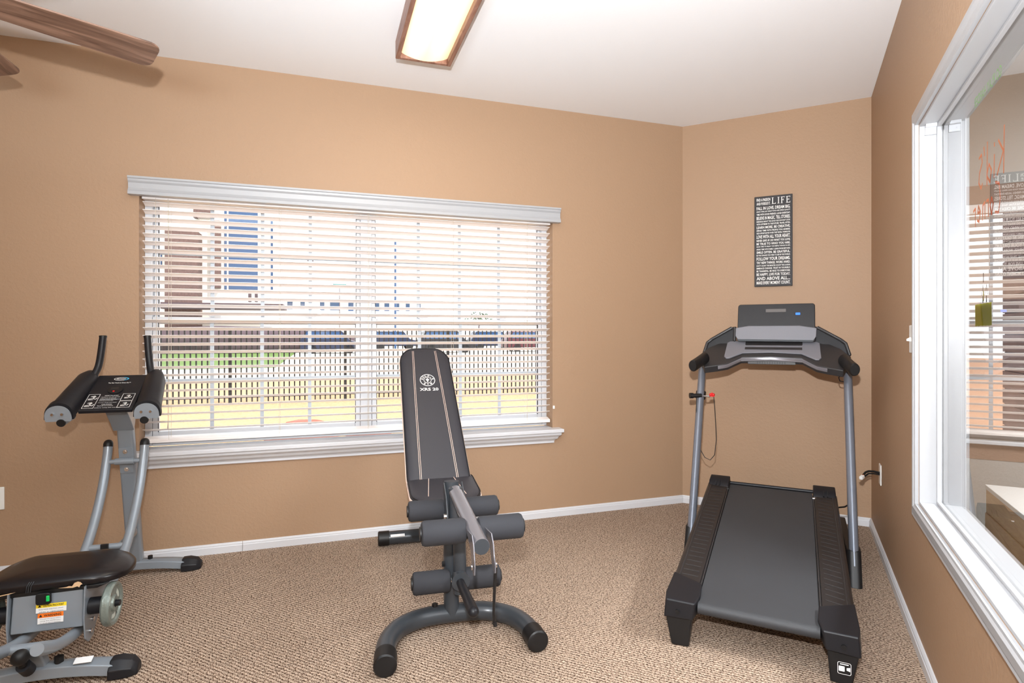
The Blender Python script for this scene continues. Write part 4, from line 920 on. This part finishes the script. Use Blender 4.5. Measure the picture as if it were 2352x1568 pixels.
frame_rect(-.095, .012, -.050, .115); frame_rect(.040, .062, .090, .115); frame_rect(.040, .012, .090, .060)
# little exercise drawings
def fig(cx_, cy_, s_):
    for a_, b_ in (((-1, -.5), (0, -.2)), ((0, -.2), (.5, .6)), ((.5, .6), (-.2, .3)), ((0, -.2), (.7, -.6)), ((.7, -.6), (1, 0)), ((-1, -.8), (.2, -.8)), ((-.6, .5), (.3, .9))):
        A_, B_ = Vector(a_)*s_, Vector(b_)*s_; d = (B_-A_).normalized(); n_ = Vector((-d.y, d.x))*s_*.10
        mb.quad([pf(cx_+p.x, cy_+p.y, .0007) for p in (A_+n_, A_-n_, B_-n_, B_+n_)])
fig(-.072, .088, .017); fig(-.072, .040, .017); fig(.066, .092, .014); fig(.066, .036, .015)
mb.build('printed_instructions', 'print', pn, smooth=False)
mb = MB()
for k in range(12):
    a0, a1 = math.radians(-60+k*11), math.radians(-60+(k+1)*11)
    mb.quad([pf(.032*math.cos(a0), .232+.0135*math.sin(a0), .0009), pf(.032*math.cos(a1), .232+.0135*math.sin(a1), .0009), pf(.0265*math.cos(a1), .232+.0105*math.sin(a1), .0009), pf(.0265*math.cos(a0), .232+.0105*math.sin(a0), .0009)])
mb.build('cyan_logo_arc', 'cyan', pn, smooth=False)
mb = MB(); mb.prism([(.030*math.cos(2*PI*k/32), .145+.030*math.sin(2*PI*k/32)) for k in range(32)], pf, 0, .004); ctr = mb.build('timer_bezel', 'deepblack', pn, bevel=.002)
mb = MB(); mb.prism(rrect(.030, .020, .002, cx=-.004, cy=.150), pf, .004, .0048); mb.build('timer_display', 'rail', ctr, smooth=False)
mb = MB(); mb.cyl(pf(-.003, .130, .003), pf(-.003, .130, .006), .0042, 14); mb.build('red_button', 'red', ctr)
for s_ in (-1, 1):
    # arm trough pad: half-round cushion sloping toward the user
    y0, y1 = -.475, -.225
    def sec(y, k, xo):
        z0 = cz(y); pts = []
        for j in range(13):
            a_ = PI*j/12; pts.append((s_*xo-.052*k*math.cos(a_)*(1), y-.010*math.sin(a_), z0-.018+.062*k*math.sin(a_)**.75))
        return [(s_*xo-.052*k, y, z0-.026)]+pts+[(s_*xo+.052*k, y, z0-.026)]
    mb = MB(); mb.loft([sec(y0, 1.06, .168), sec(y0+.02, 1.06, .167), sec(y0+.022, .96, .166), sec(y0+.10, .94, .155), sec(y1-.04, .86, .142), sec(y1, .60, .138)]); apd = mb.build('arm_pad', 'black', ac, ang=50)
    mb = MB(); pl = [(s_*.168-.050*math.cos(PI*j/16), .058*math.sin(PI*j/16)**.75) for j in range(17)]
    pl = [(u, cz(y0)-.022+v) for u, v in pl]+[(s_*.168+.046, cz(y0)-.034), (s_*.168-.046, cz(y0)-.034)]
    pl = [(p[0], p[1]) for p in pl]
    mb.loft([[(u, y0-.004-dd+(v-cz(y0))*-.0-.010*math.sin(max(0, min(1, (v-cz(y0)+.022)/.058))*PI/2), v) for u, v in pl] for dd in (0, .004)])
    pp_ = mb.build('end_plate', 'silverpaint', ac, bevel=.001)
    for q in (-.018, .018):
        mb = MB(); mb.cyl((s_*.168+q, y0-.022, cz(y0)-.002), (s_*.168+q, y0-.012, cz(y0)-.002), .0055, 12); mb.build('plate_bolt', 'chrome', pp_)
    mb = MB(); mb.tube([(s_*.150, -.40, .86), (s_*.158, -.478, .842)], .0165, 16); hs = mb.build('handle_tube_end', 'silverpaint', ac)
    mb = MB(); mb.tube([(s_*.158, -.476, .8425), (s_*.1585, -.483, .8405)], .0172, 16); mb.build('tube_cap', 'deepblack', hs)
    mb = MB(); mb.tube(smoothpath([(s_*.125, -.27, 1.005), (s_*.118, -.245, 1.035), (s_*.108, -.225, 1.075), (s_*.100, -.218, 1.14), (s_*.094, -.212, 1.215)]), .0155, 18); hd = mb.build('hand_grip', 'black', ac)
    mb = MB(); mb.tube([(s_*.0942, -.2122, 1.212), (s_*.0938, -.2118, 1.220), (s_*.0938, -.2118, 1.222)], [.0165, .0165, .010], 18); mb.build('grip_cap', 'deepblack', hd)

# ================================================================ OUTSIDE
GZ = -.30
def gplane(name, m, x0, x1, y0, y1, z, label, cat):
    mb = MB(); mb.quad([(x0, y0, z), (x1, y0, z), (x1, y1, z), (x0, y1, z)]); o = put(mb.build(name, m, smooth=False), W2(0, 0), RZ_W); struct(o, label, cat)
gplane('ground', 'mulch', -60, 60, .16, 16.5, GZ, 'bright dry grass ground between the window and the fence', 'ground')
gplane('pavement', 'concrete', -120, 120, 16.5, 160, GZ, 'pale pavement and road beyond the fence', 'pavement')
gplane('lawn', 'lawn', -45, -4.5, 24, 45, GZ+.01, 'green lawn beyond the fence on the left', 'lawn')
fn = thing('picket_fence', 'long black metal picket fence outside the big window', 'fence', W2(-14, 10.1, GZ), RZ_W)
for s_ in range(8):
    xa = s_*2.4; mb = MB()
    for k in range(1, 22): mb.bx(xa+k*.109-.0135, xa+k*.109+.0135, -.012, .012, .04, 1.60)
    mb.bx(xa, xa+2.4, -.010, .010, .13, .15).bx(xa, xa+2.4, -.016, .016, 1.45, 1.48); mb.build('picket_panel', 'fence', fn, smooth=False)
for s_ in range(9):
    mb = MB(); mb.bx(s_*2.4-.032, s_*2.4+.032, -.032, .032, 0, 1.66); mb.build('fence_post', 'fence', fn, smooth=False)

def blob(name, m, loc, r, n, seed, label, cat, jit=.35, rz=RZ_W, group=None):
    random.seed(seed); mb = MB(); g = bmesh.ops.create_icosphere(mb.bm, subdivisions=3, radius=1)
    for v in g['verts']:
        k = 1+jit*(math.sin(v.co.x*5+seed)*math.cos(v.co.y*6+seed*2)*math.sin(v.co.z*5+1))+random.uniform(-.06, .06)
        v.co = Vector((v.co.x*r[0]*k, v.co.y*r[1]*k, v.co.z*r[2]*k))
    o = mb.build(name, m, ang=60); put(o, loc, rz); tag(o, label, cat, group); return o
blob('boulder', 'rock', W2(-2.66, 2.3, -.02), (.40, .30, .42), 3, 3, 'reddish brown boulder just outside the big window', 'rock', .22)
blob('boulder', 'rock', W2(-2.02, 2.75, -.04), (.26, .24, .34), 3, 5, 'smaller reddish rock right of the big boulder outside the window', 'rock', .22)

def E2(px_, py_, yy):       # place by bearing (pixel column) on a line parallel to the window wall
    t = (px_-1176)/1307; c, s_ = math.cos(RZ_W), math.sin(RZ_W)
    # world P = A + x*(c,s)+yy*(-s,c); P.x = t*P.y
    x = (t*(A.y+yy*c)-(A.x-yy*s_))/(c-t*s_); Y = A.y+x*s_+yy*c
    return x, H-(py_-766)/1307*Y
def ebox(mb, pxa, pya, pxb, pyb, yy, depth):
    xa, za = E2(pxa, pya, yy); xb, zb = E2(pxb, pya, yy); _, zc = E2((pxa+pxb)/2, pyb, yy)
    mb.bx(xa, xb, yy, yy+depth, min(zc, za), max(zc, za)); return xa, xb, zc, za
def ewin(name, m, rects, yy, par, d=.06):
    for r in rects:
        mb = MB(); ebox(mb, *r, yy-d, d); mb.build(name, m, par, smooth=False)
b1 = thing('apartment_building', 'pale building with a stone pier and tall blue windows, left outside the window', 'building', W2(0, 0), RZ_W)
mb = MB(); xa, za = E2(230, 380, 60); xb, _ = E2(598, 380, 60); mb.bx(xa, xb, 60, 72, GZ, za); mb.build('wall', 'siding', b1, smooth=False)
mb = MB(); ebox(mb, 378, 528, 455, 770, 58, 2.0); mb.build('stone_pier', 'stone', b1, smooth=False)
mb = MB(); ebox(mb, 444, 470, 486, 500, 59.2, .8); ebox(mb, 487, 505, 505, 660, 59.2, .8); mb.build('stone_pier', 'stone', b1, smooth=False)
ewin('tall_window', 'bluewin', [(525, 482, 592, 665), (357, 580, 372, 612), (515, 480, 521, 665)], 60, b1)
mb = MB(); ebox(mb, 340, 693, 650, 706, 53, 6); mb.build('porch_roof', 'roof', b1, smooth=False)
for px_ in (573, 588): mb = MB(); ebox(mb, px_-3, 666, px_+3, 693, 55, .6); mb.build('chimney', 'roof', b1, smooth=False)
mb = MB(); xa, za = E2(600, 520, 74); xb, _ = E2(640, 520, 74); mb.bx(xa, xb, 74, 84, GZ, za); mb.build('rear_wing', 'siding', b1, smooth=False)
ewin('window', 'bluewin', [(618, 505, 627, 665)], 74, b1)
b2 = thing('low_building', 'long low distant building with a row of blue windows behind the fence', 'building', W2(0, 0), RZ_W)
mb = MB(); xa, za = E2(650, 690, 92); xb, _ = E2(972, 683, 92); mb.bx(xa, xb, 92, 100, GZ, za); mb.build('wall', 'siding', b2, smooth=False)
mb = MB(); mb.bx(xa, xb+1, 91, 101, za, za+.5); mb.build('roof', 'concrete', b2, smooth=False)
ewin('window', 'bluewin', [(660, 690, 672, 710), (690, 690, 700, 710), (735, 692, 745, 712), (758, 692, 780, 712), (800, 690, 812, 714), (862, 694, 871, 714), (883, 694, 894, 714), (907, 694, 917, 714), (932, 694, 941, 714), (958, 694, 966, 714)], 92, b2)
# hedge line at the left
blob('dark_hedge', 'roof', W2(*[E2(480, 770, 46)[0], 46], .55), (10.5, 1.2, 1.25), 3, 9, 'long dark hedge behind the fence on the left', 'hedge', .12)
# vehicles
def car(px_, yy, m, label, L_=4.6, Hc=1.75, grp=None):
    x, _ = E2(px_, 780, yy); t = thing('parked_car', label, 'car', W2(x, yy, GZ), RZ_W, grp)
    body = [(-L_/2, .35), (L_/2, .35), (L_/2, .85), (L_/2-.9, 1.05), (L_/2-1.5, Hc), (-L_/2+.5, Hc), (-L_/2+.1, 1.1), (-L_/2, .95)]
    mb = MB(); mb.loft([[(u, v_, z_) for u, z_ in body] for v_ in (-.9, .9)]); mb.build('body', m, t, bevel=.08)
    mb = MB(); gw = [(L_/2-1.15, 1.12), (L_/2-1.6, Hc-.10), (-L_/2+.55, Hc-.10), (-L_/2+.3, 1.15)]
    mb.loft([[(u, v_, z_) for u, z_ in gw] for v_ in (-.915, -.895)]); mb.build('side_windows', 'bluewin', t, smooth=False)
    for s_ in (-1, 1):
        for v_ in (-.9, .7):
            mb = MB(); mb.cyl((s_*L_*.3, v_, .34), (s_*L_*.3, v_+.2, .34), .34, 20); mb.build('wheel', 'deepblack', t)
car(905, 52, 'carA', 'dark blue vehicle parked behind the fence, left of the row')
car(1025, 42, 'carB', 'black vehicle parked second from the left behind the fence')
car(1130, 50, 'carA', 'dark blue vehicle behind the fence left of the maroon one')
car(1215, 43, 'carC', 'maroon vehicle parked behind the fence at the right end of the row')
car(760, 43, 'carA', 'dark blue vehicle behind the fence seen left of the window mullion')
mb = MB(); x, z1_ = E2(908, 555, 50); mb.cyl((x, 50, GZ), (x, 50, z1_), .10, 10); o = put(mb.build('flag_pole', 'bluewin', smooth=True), W2(0, 0), RZ_W); tag(o, 'tall thin pole rising behind the fence, centre of the right sash', 'pole')
mb = MB(); x, z1_ = E2(713, 598, 45); mb.cyl((x, 45, GZ), (x, 45, z1_), .05, 10).box((x, 45, z1_), (.5, .2, .12)); o = put(mb.build('street_lamp', 'roof'), W2(0, 0), RZ_W); tag(o, 'thin street lamp behind the fence in the left sash', 'lamp post')
x, z1_ = E2(780, 656, 60); sn = thing('street_sign', 'small teal sign on a post far behind the fence', 'sign', W2(x, 60, GZ), RZ_W)
mb = MB(); mb.cyl((0, 0, 0), (0, 0, z1_-GZ), .04, 8); mb.build('post', 'roof', sn)
mb = MB(); mb.box((0, -.05, z1_-GZ), (1.4, .04, .34)); mb.build('panel', 'sign_teal', sn)
x, z1_ = E2(1100, 708, 62); tr = thing('small_tree', 'small sparse tree far behind the fence on the right', 'tree', W2(x, 62, GZ), RZ_W)
mb = MB(); mb.tube([(0, 0, 0), (0, 0, 3.4)], [.12, .06], 8)
for k in range(9): a_ = k*.7; mb.tube([(0, 0, 2.4+k*.12), (1.3*math.cos(a_), .5*math.sin(a_), 3.4+.13*k)], [.04, .015], 6)
mb.build('trunk', 'roof', tr)
random.seed(4); mb = MB()
for k in range(90):
    a_ = random.uniform(0, 2*PI); r = random.uniform(.3, 1.7); p = Vector((r*math.cos(a_), r*.5*math.sin(a_), 3.4+random.uniform(-.5, .9)*(1-r/2.4)))
    mb.box(p, (.16, .1, .10), Matrix.Rotation(a_, 3, 'Y'))
mb.build('foliage', 'leaf', tr, smooth=False)
# outside the children's room: stone pier and planting bed
pr = thing('stone_pillar', 'rough brown stone pillar outside the next room window on the right', 'pillar', R2(1.02, .95, GZ), RZ_T)
mb = MB(); random.seed(11); z_ = 0
while z_ < 3.2:
    h = random.uniform(.10, .17); x_ = 0
    while x_ < 1.5:
        wd = random.uniform(.18, .36); dd = random.uniform(0, .03); mb.bx(x_, min(x_+wd-.008, 1.5), -dd, .5, z_, z_+h-.008); x_ += wd
    z_ += h
mb.build('stone_courses', 'stone', pr, bevel=.006)
mb = MB(); mb.bx(.01, 1.49, .012, .49, 0, 3.2); mb.build('mortar_core', 'roof', pr, smooth=False)
mb = MB(); mb.quad([(-1, .14, GZ), (12, .14, GZ), (12, 40, GZ-.005), (-1, 40, GZ-.005)])
M['soil'] = mat('orange_soil', rgb(165, 122, 92), rough=1, var=.3, vscale=6)
o = put(mb.build('planting_bed', 'soil', smooth=False), R2(0, 0, .02), RZ_T); struct(o, 'orange soil bed outside the next room window', 'ground')
